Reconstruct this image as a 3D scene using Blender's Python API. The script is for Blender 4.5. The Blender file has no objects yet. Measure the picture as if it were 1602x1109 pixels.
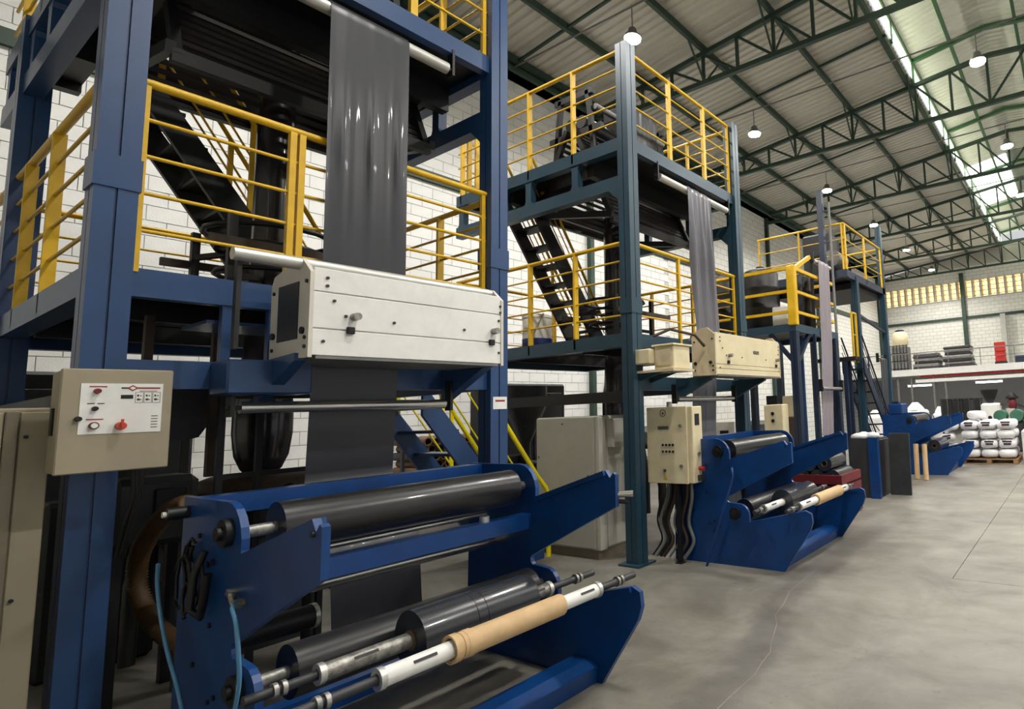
import bpy, math, random
from mathutils import Vector, Matrix
random.seed(7)
scene = bpy.context.scene
COL = scene.collection

# ------------------------------------------------------------------ camera
cam_d = bpy.data.cameras.new('camera')
cam = bpy.data.objects.new('camera', cam_d); COL.objects.link(cam)
ROT = Matrix(((0.851, 0.523, -0.043), (0.095, -0.072, 0.993), (0.516, -0.849, -0.111)))
def _ortho(vx, vy, vz, P, f):
    def r(v):
        d = Vector((v[0] - P[0], -(v[1] - P[1]), -f)); return d.normalized()
    ax, ay, az = -r(vx), r(vy), r(vz)
    ay = (ay - ax * ay.dot(ax)).normalized(); az = ax.cross(ay)
    return Matrix((ax, ay, az))            # rows = world axes in camera space
PP, FPX = (1140.04, 535.88), 893.71
M3R = _ortho((-335., 700.), (1690., 612.), (793., -7450.), PP, FPX)
cam.matrix_world = Matrix.Translation((0, 0, 1.6)) @ M3R.to_4x4()
cam_d.sensor_fit = 'HORIZONTAL'; cam_d.sensor_width = 36.0
cam_d.lens = FPX / 1602 * 36.0
cam_d.shift_x = -(PP[0] - 801.0) / 1602
cam_d.shift_y = (PP[1] - 554.5) / 1602
cam_d.clip_start = 0.05; cam_d.clip_end = 200
scene.camera = cam

# ------------------------------------------------------------------ world, exposure
w = bpy.data.worlds.new('world'); scene.world = w; w.use_nodes = True
bg = w.node_tree.nodes['Background']
bg.inputs[0].default_value = (0.95, 0.98, 1.0, 1); bg.inputs[1].default_value = 0.55
vs = scene.view_settings
vs.view_transform = 'Standard'; vs.look = 'None'; vs.gamma = 1.0; vs.use_curve_mapping = False
vs.exposure = 0.25
LAMP_W = 800.0

sun_d = bpy.data.lights.new('sun', 'SUN'); sun_d.energy = 26.0; sun_d.angle = math.radians(1.0); sun_d.color = (1, .97, .9)
sun = bpy.data.objects.new('sun', sun_d); COL.objects.link(sun)
sun.rotation_euler = Vector((-.62, .42, .66)).to_track_quat('Z', 'Y').to_euler()

# ------------------------------------------------------------------ materials
def srgb(r, g, b):
    f = lambda c: (c / 255 / 12.92) if c / 255 <= .04045 else ((c / 255 + .055) / 1.055) ** 2.4
    return (f(r), f(g), f(b), 1)
MATS = {}
def mat(name, rgb, rough=.5, metal=0., var=.18, scale=5., bump=0., bscale=40., coat=0., spec=.5, stretch=None):
    m = bpy.data.materials.new(name); m.use_nodes = True
    nt = m.node_tree; b = nt.nodes['Principled BSDF']
    b.inputs['Roughness'].default_value = rough; b.inputs['Metallic'].default_value = metal
    b.inputs['Specular IOR Level'].default_value = spec
    if coat: b.inputs['Coat Weight'].default_value = coat
    c = srgb(*rgb)
    tc = nt.nodes.new('ShaderNodeTexCoord')
    mp = nt.nodes.new('ShaderNodeMapping'); nt.links.new(tc.outputs['Object'], mp.inputs[0])
    if stretch: mp.inputs['Scale'].default_value = stretch
    n = nt.nodes.new('ShaderNodeTexNoise'); n.inputs['Scale'].default_value = scale; n.inputs['Detail'].default_value = 6
    n.inputs['Roughness'].default_value = .65
    nt.links.new(mp.outputs[0], n.inputs['Vector'])
    r = nt.nodes.new('ShaderNodeValToRGB')
    r.color_ramp.elements[0].position = .3; r.color_ramp.elements[1].position = .7
    r.color_ramp.elements[0].color = tuple(x * (1 - var) for x in c[:3]) + (1,)
    r.color_ramp.elements[1].color = tuple(min(1, x * (1 + var)) for x in c[:3]) + (1,)
    nt.links.new(n.outputs['Fac'], r.inputs[0]); nt.links.new(r.outputs[0], b.inputs['Base Color'])
    if bump:
        n2 = nt.nodes.new('ShaderNodeTexNoise'); n2.inputs['Scale'].default_value = bscale; n2.inputs['Detail'].default_value = 4
        nt.links.new(mp.outputs[0], n2.inputs['Vector'])
        bp = nt.nodes.new('ShaderNodeBump'); bp.inputs['Strength'].default_value = bump; bp.inputs['Distance'].default_value = .01
        nt.links.new(n2.outputs['Fac'], bp.inputs['Height']); nt.links.new(bp.outputs[0], b.inputs['Normal'])
    MATS[name] = m
    return m
def emat(name, rgb, strength):
    m = bpy.data.materials.new(name); m.use_nodes = True; nt = m.node_tree
    b = nt.nodes['Principled BSDF']; b.inputs['Base Color'].default_value = srgb(*rgb)
    b.inputs['Emission Color'].default_value = srgb(*rgb); b.inputs['Emission Strength'].default_value = strength
    MATS[name] = m; return m
def tmat(name, rgb, transp=.5):
    m = bpy.data.materials.new(name); m.use_nodes = True; nt = m.node_tree
    nt.nodes.remove(nt.nodes['Principled BSDF']); out = nt.nodes['Material Output']
    t = nt.nodes.new('ShaderNodeBsdfTranslucent'); t.inputs[0].default_value = srgb(*rgb)
    p = nt.nodes.new('ShaderNodeBsdfTransparent'); p.inputs[0].default_value = srgb(*rgb)
    x = nt.nodes.new('ShaderNodeMixShader'); x.inputs[0].default_value = transp
    nt.links.new(t.outputs[0], x.inputs[1]); nt.links.new(p.outputs[0], x.inputs[2]); nt.links.new(x.outputs[0], out.inputs[0])
    MATS[name] = m; return m

mat('blue', (34, 66, 110), .38, var=.12, scale=3, coat=.1)
mat('windup_blue', (4, 58, 118), .38, var=.25, scale=4, coat=.1)
mat('teal', (36, 64, 80), .42, var=.12, scale=3)
mat('dark_blue', (26, 40, 62), .45)
mat('yellow', (216, 172, 22), .45, var=.12, scale=8)
mat('bright_yellow', (245, 225, 20), .4, var=.05)
mat('black_steel', (15, 16, 18), .5, var=.3)
mat('dark_steel', (48, 49, 52), .5, var=.3)
mat('grey_steel', (118, 117, 114), .5, var=.2)
mat('brown_steel', (70, 55, 42), .6, var=.4)
mat('chrome', (200, 198, 192), .22, metal=.9, var=.1)
mat('alu', (205, 204, 198), .35, metal=.6, var=.08)
mat('worn_alu', (150, 148, 142), .4, metal=.6, var=.6, scale=30)
mat('white_paint', (236, 235, 230), .5, var=.06, scale=9)
mat('offwhite', (214, 208, 196), .5, var=.07)
mat('cream', (226, 212, 174), .5, var=.08, scale=7)
mat('cream_dark', (206, 190, 158), .5, var=.1, scale=7)
mat('beige', (158, 147, 124), .5, var=.07, scale=4)
mat('beige_dark', (120, 110, 92), .5, var=.1)
mat('cab_grey', (166, 163, 150), .5, var=.08, scale=3)
mat('cab_side', (190, 186, 172), .5, var=.08, scale=3)
mat('film_light', (102, 101, 108), .34, var=.08, scale=2, coat=.15)
mat('film_mauve', (140, 131, 138), .4, var=.08, scale=2)
mat('film', (45, 46, 52), .36, var=.08, scale=2, coat=.15)
mat('film_roll', (46, 49, 55), .26, var=.1, scale=3, coat=.4)
mat('rubber', (34, 34, 36), .3, var=.12, coat=.2)
mat('bubble', (34, 30, 34), .25, var=.2, coat=.3)
mat('kraft', (205, 172, 128), .7, var=.1, scale=12)
mat('kraft_dark', (120, 92, 66), .7, var=.2)
mat('wood', (150, 115, 80), .75, var=.25, scale=6, stretch=(1, 8, 8))
mat('slat_wood', (34, 28, 30), .6, var=.3)
mat('truss_green', (44, 66, 54), .55, var=.15)
mat('lantern_green', (54, 94, 60), .5, var=.15)
mat('roof', (198, 195, 185), .5, metal=.1, var=.06, scale=2)
mat('gutter', (66, 88, 74), .6)
mat('hose_brown', (88, 64, 36), .6, var=.25, scale=20)
mat('cable_black', (16, 16, 17), .5)
mat('cable_blue', (92, 150, 190), .4)
mat('red', (190, 40, 34), .45)
mat('red_dark', (110, 28, 34), .5, var=.3)
mat('orange_red', (190, 62, 34), .45)
mat('plastic_blue', (30, 50, 110), .35)
mat('green_cloth', (60, 110, 90), .7, var=.3)
mat('wrap', (128, 126, 124), .4, var=.35, scale=8)
mat('print_dark', (60, 40, 42), .6)
mat('print_red', (150, 44, 46), .6)
mat('text_grey', (96, 92, 84), .6)
mat('filler', (150, 144, 132), .8)
mat('mortar', (196, 195, 190), .9, var=.08, scale=20)
mat('block', (235, 235, 232), .75, var=.04, scale=5, bump=.25, bscale=60)
mat('wall_grey', (178, 179, 182), .8, var=.05)
mat('slab_white', (228, 226, 222), .7, var=.05)
mat('skin', (190, 140, 110), .6)
emat('lamp_glow', (255, 250, 240), 60.)
emat('tube_glow', (250, 252, 255), 9.)
def lantern_mat():  # part translucency mixed in so sunlight brightens the lantern underside
    m = mat('lantern_sheet', (205, 203, 194), .5, var=.05, scale=2); nt = m.node_tree; out = nt.nodes['Material Output']; b = nt.nodes['Principled BSDF']
    t = nt.nodes.new('ShaderNodeBsdfTranslucent'); t.inputs[0].default_value = srgb(235, 236, 228); x = nt.nodes.new('ShaderNodeMixShader'); x.inputs[0].default_value = .13
    nt.links.new(b.outputs[0], x.inputs[1]); nt.links.new(t.outputs[0], x.inputs[2]); nt.links.new(x.outputs[0], out.inputs[0])
lantern_mat()
tmat('daylight_glass', (235, 250, 225), .3)
tmat('roof_translucent', (246, 248, 244), .25)
tmat('amber_glass', (255, 206, 126), .3)

# concrete floor
def floor_mat():
    m = bpy.data.materials.new('concrete'); m.use_nodes = True; nt = m.node_tree; b = nt.nodes['Principled BSDF']
    tc = nt.nodes.new('ShaderNodeTexCoord')
    def noise(s, d, scl=(1, 1, 1), dist=0.):
        mp = nt.nodes.new('ShaderNodeMapping'); mp.inputs['Scale'].default_value = scl
        nt.links.new(tc.outputs['Object'], mp.inputs[0])
        n = nt.nodes.new('ShaderNodeTexNoise'); n.inputs['Scale'].default_value = s; n.inputs['Detail'].default_value = d
        n.inputs['Roughness'].default_value = .65; n.inputs['Distortion'].default_value = dist
        nt.links.new(mp.outputs[0], n.inputs['Vector']); return n
    def ramp(n, p0, c0, p1, c1):
        r = nt.nodes.new('ShaderNodeValToRGB'); e = r.color_ramp.elements
        e[0].position = p0; e[0].color = c0; e[1].position = p1; e[1].color = c1
        nt.links.new(n.outputs['Fac'], r.inputs[0]); return r
    def mul(a, bb, f=1.):
        x = nt.nodes.new('ShaderNodeMix'); x.data_type = 'RGBA'; x.blend_type = 'MULTIPLY'; x.inputs[0].default_value = f
        nt.links.new(a.outputs[0] if a.type != 'MIX' else a.outputs[2], x.inputs[6]); nt.links.new(bb.outputs[0], x.inputs[7]); return x
    base = ramp(noise(1.3, 8, dist=.6), .32, srgb(106, 102, 94), .68, srgb(144, 140, 131))
    streak = ramp(noise(1.6, 7, (.8, 1.5, 1), .5), .34, (.78, .76, .73, 1), .56, (1, 1, 1, 1))
    spots = ramp(noise(14, 3), .27, (.6, .58, .55, 1), .36, (1, 1, 1, 1))
    big = ramp(noise(.45, 3, (1, .6, 1)), .35, (.80, .80, .80, 1), .6, (1, 1, 1, 1))
    x = mul(mul(mul(base, streak), spots, .7), big)
    # dark wheel track worn along the aisle, its own winding line on the floor
    sx = nt.nodes.new('ShaderNodeSeparateXYZ'); nt.links.new(tc.outputs['Object'], sx.inputs[0])
    def mth(op, a, b=None, c=None):
        q = nt.nodes.new('ShaderNodeMath'); q.operation = op
        for k, val in enumerate((a, b, c)):
            if val is None: continue
            if isinstance(val, (int, float)): q.inputs[k].default_value = val
            else: nt.links.new(val, q.inputs[k])
        return q.outputs[0]
    v = mth('DIVIDE', mth('SUBTRACT', sx.outputs[1], 2.0), 6.0)
    fc = nt.nodes.new('ShaderNodeFloatCurve'); cv = fc.mapping.curves[0]
    pts = [(0, -1.9), (.15, -1.9), (.25, -1.97), (.34, -2.15), (.43, -2.27), (.53, -2.34), (.72, -2.34), (1, -2.25)]
    cv.points[0].location = (0, pts[0][1] + 2.8); cv.points[1].location = (1, pts[-1][1] + 2.8)
    for a, b_ in pts[1:-1]: cv.points.new(a, b_ + 2.8)
    fc.mapping.update(); nt.links.new(v, fc.inputs[1])
    dist = mth('ABSOLUTE', mth('ADD', mth('SUBTRACT', sx.outputs[0], fc.outputs[0]), 2.8))
    dist = mth('ADD', dist, mth('MULTIPLY', mth('SUBTRACT', noise(5, 5).outputs['Fac'], .5), .35))
    fade = nt.nodes.new('ShaderNodeMapRange'); fade.interpolation_type = 'SMOOTHSTEP'; fade.inputs[1].default_value = .04; fade.inputs[2].default_value = .24; fade.inputs[3].default_value = .6; fade.inputs[4].default_value = 1.
    nt.links.new(dist, fade.inputs[0])
    far = nt.nodes.new('ShaderNodeMapRange'); far.inputs[1].default_value = 6.0; far.inputs[2].default_value = 8.; nt.links.new(sx.outputs[1], far.inputs[0])
    trk = mth('MAXIMUM', fade.outputs[0], far.outputs[0])
    xx = nt.nodes.new('ShaderNodeMix'); xx.data_type = 'RGBA'; xx.blend_type = 'MULTIPLY'; xx.inputs[0].default_value = 1.
    cc = nt.nodes.new('ShaderNodeCombineColor')
    for k in range(3): nt.links.new(trk, cc.inputs[k])
    nt.links.new(x.outputs[2], xx.inputs[6]); nt.links.new(cc.outputs[0], xx.inputs[7]); x = xx
    nt.links.new(x.outputs[2], b.inputs['Base Color'])
    rr = nt.nodes.new('ShaderNodeMapRange'); rr.inputs[3].default_value = .38; rr.inputs[4].default_value = .62
    nt.links.new(noise(2.5, 5).outputs['Fac'], rr.inputs[0]); nt.links.new(rr.outputs[0], b.inputs['Roughness'])
    MATS['concrete'] = m
floor_mat()
# painted block wall seen too far away to tell the blocks apart
def far_wall_mat():
    m = bpy.data.materials.new('far_block_wall'); m.use_nodes = True; nt = m.node_tree; b = nt.nodes['Principled BSDF']
    tc = nt.nodes.new('ShaderNodeTexCoord'); sp = nt.nodes.new('ShaderNodeSeparateXYZ'); cb = nt.nodes.new('ShaderNodeCombineXYZ')
    ad = nt.nodes.new('ShaderNodeMath'); ad.operation = 'ADD'
    nt.links.new(tc.outputs['Object'], sp.inputs[0]); nt.links.new(sp.outputs[0], ad.inputs[0]); nt.links.new(sp.outputs[1], ad.inputs[1])
    nt.links.new(ad.outputs[0], cb.inputs[0]); nt.links.new(sp.outputs[2], cb.inputs[1])
    br = nt.nodes.new('ShaderNodeTexBrick'); nt.links.new(cb.outputs[0], br.inputs['Vector'])
    br.inputs['Scale'].default_value = 1.; br.inputs['Brick Width'].default_value = .4; br.inputs['Row Height'].default_value = .2
    br.inputs['Mortar Size'].default_value = .012; br.inputs['Color1'].default_value = srgb(230, 229, 222); br.inputs['Color2'].default_value = srgb(222, 221, 214)
    br.inputs['Mortar'].default_value = srgb(186, 185, 178); b.inputs['Roughness'].default_value = .8
    nt.links.new(br.outputs['Color'], b.inputs['Base Color']); MATS['far_block_wall'] = m
far_wall_mat()
# woven plastic sack with printed bands
def sack_mat():
    m = bpy.data.materials.new('sack'); m.use_nodes = True; nt = m.node_tree; b = nt.nodes['Principled BSDF']
    tc = nt.nodes.new('ShaderNodeTexCoord'); wv = nt.nodes.new('ShaderNodeTexNoise'); wv.inputs['Scale'].default_value = 3.
    nt.links.new(tc.outputs['Object'], wv.inputs['Vector'])
    r = nt.nodes.new('ShaderNodeValToRGB'); e = r.color_ramp.elements
    e[0].position = .3; e[0].color = srgb(214, 212, 214); e[1].position = .6; e[1].color = srgb(240, 239, 238)
    nt.links.new(wv.outputs['Fac'], r.inputs[0]); nt.links.new(r.outputs[0], b.inputs['Base Color']); b.inputs['Roughness'].default_value = .55
    MATS['sack'] = m
sack_mat()

# ------------------------------------------------------------------ mesh helpers
class MB:
    def __init__(s): s.v = []; s.f = []; s.sm = []
    def add(s, v, f, smooth=False):
        o = len(s.v); s.v += [tuple(p) for p in v]
        for q in f: s.f.append(tuple(i + o for i in q)); s.sm.append(smooth)
        return s
    def box(s, x0, x1, y0, y1, z0, z1):
        v = [(x0, y0, z0), (x1, y0, z0), (x1, y1, z0), (x0, y1, z0), (x0, y0, z1), (x1, y0, z1), (x1, y1, z1), (x0, y1, z1)]
        return s.add(v, [(0, 3, 2, 1), (4, 5, 6, 7), (0, 1, 5, 4), (1, 2, 6, 5), (2, 3, 7, 6), (3, 0, 4, 7)])
    def bbox(s, x0, x1, y0, y1, z0, z1, b):
        """box with chamfered edges"""
        pts = []
        for zz, k in ((z0, 1), (z0 + b, 0), (z1 - b, 0), (z1, 1)):
            i = b if k else 0
            for px, py in ((x0 + i + b * (1 - k), y0 + i), (x1 - i - b * (1 - k), y0 + i), (x1 - i, y0 + i + b * (1 - k)), (x1 - i, y1 - i - b * (1 - k)),
                           (x1 - i - b * (1 - k), y1 - i), (x0 + i + b * (1 - k), y1 - i), (x0 + i, y1 - i - b * (1 - k)), (x0 + i, y0 + i + b * (1 - k))):
                pts.append((px, py, zz))
        f = [tuple(range(7, -1, -1)), tuple(range(24, 32))]
        for r in range(3):
            for i in range(8):
                j = (i + 1) % 8; f.append((r * 8 + i, r * 8 + j, r * 8 + 8 + j, r * 8 + 8 + i))
        return s.add(pts, f)
    def bar(s, p0, p1, w_, h, up=(0, 0, 1)):
        p0 = Vector(p0); p1 = Vector(p1); d = (p1 - p0).normalized(); u = Vector(up)
        if abs(d.dot(u)) > .99: u = Vector((1, 0, 0))
        a = d.cross(u).normalized(); b = a.cross(d).normalized()
        v = []
        for p in (p0, p1):
            for i, j in ((-1, -1), (1, -1), (1, 1), (-1, 1)): v.append(p + a * (w_ / 2 * i) + b * (h / 2 * j))
        return s.add(v, [(0, 1, 2, 3), (7, 6, 5, 4), (0, 4, 5, 1), (1, 5, 6, 2), (2, 6, 7, 3), (3, 7, 4, 0)])
    def cyl(s, p0, p1, r, n=16, r1=None, caps=True):
        p0 = Vector(p0); p1 = Vector(p1); d = (p1 - p0).normalized(); r1 = r if r1 is None else r1
        u = Vector((0, 0, 1)) if abs(d.z) < .9 else Vector((1, 0, 0))
        a = d.cross(u).normalized(); b = a.cross(d)
        v = []
        for p, q in ((p0, r), (p1, r1)):
            for i in range(n):
                t = 2 * math.pi * i / n; v.append(p + a * (math.cos(t) * q) + b * (math.sin(t) * q))
        s.add(v, [(i, i + n, (i + 1) % n + n, (i + 1) % n) for i in range(n)], True)
        if caps: s.add(v, [tuple(range(n)), tuple(range(2 * n - 1, n - 1, -1))])
        return s
    def ring(s, p0, p1, ro, ri, n=20):
        """hollow tube with open bore"""
        p0 = Vector(p0); p1 = Vector(p1); d = (p1 - p0).normalized()
        u = Vector((0, 0, 1)) if abs(d.z) < .9 else Vector((1, 0, 0))
        a = d.cross(u).normalized(); b = a.cross(d); v = []
        for p, q in ((p0, ro), (p1, ro), (p1, ri), (p0, ri)):
            for i in range(n):
                t = 2 * math.pi * i / n; v.append(p + a * (math.cos(t) * q) + b * (math.sin(t) * q))
        for k in range(4):
            k2 = (k + 1) % 4
            s.add(v, [(k * n + i, k2 * n + i, k2 * n + (i + 1) % n, k * n + (i + 1) % n) for i in range(n)], k in (0, 2))
        return s
    def tube(s, pts, r, n=8):
        pts = [Vector(p) for p in pts]; rings = []
        prev = None
        for i, p in enumerate(pts):
            d = (pts[min(i + 1, len(pts) - 1)] - pts[max(i - 1, 0)]).normalized()
            if prev is None:
                u = Vector((0, 0, 1)) if abs(d.z) < .9 else Vector((1, 0, 0)); a = d.cross(u).normalized()
            else: a = (prev - d * prev.dot(d)).normalized()
            prev = a; b = a.cross(d)
            rr = r(i / max(1, len(pts) - 1)) if callable(r) else r
            rings.append([p + a * math.cos(2 * math.pi * k / n) * rr + b * math.sin(2 * math.pi * k / n) * rr for k in range(n)])
        v = [q for g in rings for q in g]; m = len(pts)
        s.add(v, [(i * n + k, (i + 1) * n + k, (i + 1) * n + (k + 1) % n, i * n + (k + 1) % n) for i in range(m - 1) for k in range(n)], True)
        s.add(v, [tuple(range(n)), tuple(range((m - 1) * n + n - 1, (m - 1) * n - 1, -1))]); return s
    def prism_y(s, poly, y0, y1):
        n = len(poly); v = [(x, y0, z) for x, z in poly] + [(x, y1, z) for x, z in poly]
        return s.add(v, [tuple(range(n)), tuple(range(2 * n - 1, n - 1, -1))] + [(i, i + n, (i + 1) % n + n, (i + 1) % n) for i in range(n)])
    def prism_x(s, poly, x0, x1):
        n = len(poly); v = [(x0, y, z) for y, z in poly] + [(x1, y, z) for y, z in poly]
        return s.add(v, [tuple(range(n - 1, -1, -1)), tuple(range(n, 2 * n))] + [(i, (i + 1) % n, (i + 1) % n + n, i + n) for i in range(n)])
    def prism_z(s, poly, z0, z1):
        n = len(poly); v = [(x, y, z0) for x, y in poly] + [(x, y, z1) for x, y in poly]
        return s.add(v, [tuple(range(n - 1, -1, -1)), tuple(range(n, 2 * n))] + [(i, (i + 1) % n, (i + 1) % n + n, i + n) for i in range(n)])
    def lathe(s, c, prof, n=24):
        """profile of (r, z) turned about the vertical through c"""
        v = []
        for r, z in prof:
            for i in range(n):
                t = 2 * math.pi * i / n; v.append((c[0] + r * math.cos(t), c[1] + r * math.sin(t), c[2] + z))
        m = len(prof)
        s.add(v, [(k * n + i, k * n + (i + 1) % n, (k + 1) * n + (i + 1) % n, (k + 1) * n + i) for k in range(m - 1) for i in range(n)], True)
        s.add(v, [tuple(range(n - 1, -1, -1)), tuple(range((m - 1) * n, m * n))]); return s
    def mesh(s, name, m):
        me = bpy.data.meshes.new(name); me.from_pydata(s.v, [], s.f)
        me.polygons.foreach_set('use_smooth', s.sm)
        if m: me.materials.append(MATS[m] if isinstance(m, str) else m)
        me.update(); return me
    def build(s, name, m, parent=None):
        o = bpy.data.objects.new(name, s.mesh(name, m)); COL.objects.link(o)
        if parent is not None:
            o.parent = parent
            o.matrix_parent_inverse = world_of(parent).inverted()
        return o
def world_of(o):
    return (world_of(o.parent) @ o.matrix_parent_inverse @ o.matrix_basis) if o.parent else o.matrix_basis.copy()
def smooth(pts, k=10):
    P = [Vector(p) for p in pts]; P = [P[0] * 2 - P[1]] + P + [P[-1] * 2 - P[-2]]; out = []
    for i in range(1, len(P) - 2):
        for j in range(k):
            u = j / k; a, b, c, d = P[i - 1:i + 3]
            out.append(.5 * ((2 * b) + (c - a) * u + (2 * a - 5 * b + 4 * c - d) * u * u + (3 * b - a - 3 * c + d) * u ** 3))
    return out + [P[-2]]
def tag(o, label=None, cat=None, group=None, kind=None):
    if label: o['label'] = label
    if cat: o['category'] = cat
    if group: o['group'] = group
    if kind: o['kind'] = kind
    return o
def thing(name, label, cat, loc=(0, 0, 0), group=None):
    o = bpy.data.objects.new(name, None); COL.objects.link(o); o.location = loc; o.empty_display_size = .1
    return tag(o, label, cat, group)
def link_copy(src, name, parent, loc):
    o = src.copy(); o.name = name; COL.objects.link(o); o.parent = parent; o.location = loc
    return o

# ================================================================== SETTING
XW, YB = -10.0, 34.6           # left block wall, back wall
XR = -1.2                      # ridge
def ztop(x): return 9.0 + .107 * (min(x, 2 * XR - x) + 9.9)        # truss top chord
def zroof(x): return ztop(x) + .2
# floor: base with three cast slabs and open joints
fl = tag(MB().box(-10.4, 9, -5, 36, -.3, -.02).build('floor', 'concrete'), kind='structure')
MB().prism_z([(-10.4, -5), (9, -5), (9, 5.49), (-1.125, 5.49), (-1.125, 36), (-10.4, 36)], -.021, 0).build('concrete_slab', 'concrete', fl)
MB().box(-1.119, 9, 5.496, 20.4, -.021, 0).build('concrete_slab', 'concrete', fl)
MB().box(-1.119, 9, 20.406, 36, -.021, 0).build('concrete_slab', 'concrete', fl)
cr = [(-2.34, 5.3), (-2.29, 4.6), (-2.2, 4.3), (-2.15, 4.05), (-2.06, 3.9), (-2.0, 3.74), (-1.95, 3.6), (-1.88, 3.45), (-1.86, 3.3), (-1.82, 3.13), (-1.82, 2.9), (-1.81, 2.7), (-1.8, 2.4)]
m = MB(); m.v = [(x + s_ * (.001 + .001 * (i % 3)), y, z_) for z_ in (-.001, .0006) for i, (x, y) in enumerate(cr) for s_ in (-1, 1)]
n_ = len(cr) * 2; m.f = [(n_ + 2 * i, n_ + 2 * i + 1, n_ + 2 * i + 3, n_ + 2 * i + 2) for i in range(len(cr) - 1)]; m.sm = [False] * len(m.f)
m.build('crack_filler', 'filler', fl)
# left wall: mortar core, near blocks as pieces
NB = 13.2                      # blocks are built up to this depth
wl = tag(MB().box(XW - .2, XW - .012, -5, NB, 0, 8.98).build('wall_left', 'mortar'), kind='structure')
wlf = MB().box(XW - .2, XW, NB, YB + .2, 0, 8.98).build('far_blocks', 'far_block_wall', wl)
block_mesh = MB().bbox(0, .02, .004, .396, .004, .196, .003).mesh('block', 'block')
BLOCKS = []
for r in range(44):
    y = -2.0 + (.2 if r % 2 else 0)
    while y < NB - .39:
        BLOCKS.append((XW - .014, y, .1 + r * .2)); y += .4
# (blocks are placed at the end of the script, once it is known which ones show)
# back wall with a long lattice window under the truss
wb = tag(MB().box(XW, 9, YB, YB + .2, 0, 7.15).box(XW, 9, YB, YB + .2, 8.15, 8.98).build('wall_back', 'far_block_wall'), kind='structure')
MB().prism_y([(XW, 8.98), (9, 8.98), (7.5, 9.2), (.6, zroof(-3)), (-3, zroof(-3))], YB, YB + .15).build('gable_sheet', 'roof', wb)
win = thing('window_1', None, None, (-5, YB, 7.15)); win['kind'] = 'structure'
MB().box(XW, 9, YB - .05, YB + .12, 7.08, 7.16).build('window_sill', 'wall_grey', win)
fin_me = MB().box(-.05, .05, -.14, .14, 0, 1.0).mesh('window_fin', 'wall_grey')
slat_me = MB().box(XW, 4, -.02, .02, -.02, .02).mesh('window_bar', 'wall_grey')
for i in range(34):
    o = bpy.data.objects.new('window_fin', fin_me); COL.objects.link(o); o.parent = win; o.location = (XW + .3 + i * .42 + 5, .08, 0)
for i in range(4):
    o = bpy.data.objects.new('window_bar', slat_me); COL.objects.link(o); o.parent = win; o.location = (5, .1, .1 + i * .26)
pane_me = MB().add([(-.16, 0, 0), (.16, 0, 0), (.16, 0, 1), (-.16, 0, 1)], [(0, 1, 2, 3)]).mesh('window_pane', 'amber_glass')
for i in range(34):
    o = bpy.data.objects.new('window_pane', pane_me); COL.objects.link(o); o.parent = win; o.location = (XW + .3 + (i + .5) * .42 + 5, .18, 0)
tag(MB().box(XW - .2, 9, -5.2, -5, 0, 9.6).build('wall_front', 'far_block_wall'), kind='structure')
tag(MB().box(8.4, 8.6, -5, YB + .2, 4.6, 8.98).build('wall_right', 'far_block_wall'), kind='structure')
# green girt and columns on the back wall
t = thing('wall_frame', 'dark green steel posts and long rail bolted to the back wall', 'steel frame', (-5.2, YB - .1, 0))
MB().box(XW + .1, 9, YB - .12, YB - .01, 5.95, 6.1).build('rail', 'truss_green', t)
MB().box(-5.3, -5.1, YB - .25, YB - .01, 0, 8.6).build('post', 'truss_green', t)
MB().box(.6, .8, YB - .25, YB - .01, 0, 8.6).build('post', 'truss_green', t)
# eave gutter beam along the left wall
tag(MB().box(XW - .15, -9.72, -5, YB, 8.92, 9.16).box(XW - .15, -9.66, -5, YB, 8.92, 8.95).build('trim_1', 'gutter'), kind='structure')

tag(MB().box(XW - .02, XW + .07, -5, YB - .15, 6.0, 6.2).build('trim_2', 'truss_green'), kind='structure')
# corrugated roof
def corrugated(mb, xs, y0, y1, pitch=.19, amp=.04):
    prof = []; y = y0
    while y < y1:
        prof += [(y, 0), (y + pitch * .35, 0), (y + pitch * .5, amp), (y + pitch * .85, amp)]; y += pitch
    v = []; n = len(prof)
    for x, z in xs:
        for yy, dz in prof: v.append((x, yy, z + dz))
    f = [(k * n + i, k * n + i + 1, (k + 1) * n + i + 1, (k + 1) * n + i) for k in range(len(xs) - 1) for i in range(n - 1)]
    mb.add(v, f)
    off = [(x, yy, z + .004) for x, yy, z in v]
    mb.add(off, [tuple(reversed(q)) for q in f])
    return mb
ceil = tag(corrugated(MB(), [(-10.2, zroof(-10.2)), (-3.03, zroof(-3.03))], -5, 35).build('ceiling', 'roof'), kind='structure')
corrugated(MB(), [(.63, zroof(.63)), (8.6, zroof(8.6))], -5, 35).build('roof_slope', 'roof', ceil)
LE, LR = 10.5, 10.78          # lantern eave and ridge height
corrugated(MB(), [(-3.15, LE), (XR, LR), (.75, LE)], -5, 23.5).build('lantern_roof', 'lantern_sheet', ceil)
corrugated(MB(), [(-3.15, LE), (XR, LR), (.75, LE)], 23.5, 28.9).build('lantern_skylight', 'roof_translucent', ceil)
corrugated(MB(), [(-3.15, LE), (XR, LR), (.75, LE)], 28.9, 35).build('lantern_roof', 'lantern_sheet', ceil)
MB().add([(-1.6, -5, LR + .0), (-1.2, -5, LR + .05), (-.8, -5, LR), (-1.6, 35, LR), (-1.2, 35, LR + .05), (-.8, 35, LR)], [(0, 1, 4, 3), (1, 2, 5, 4)]).build('ridge_cap', 'grey_steel', ceil)
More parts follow.
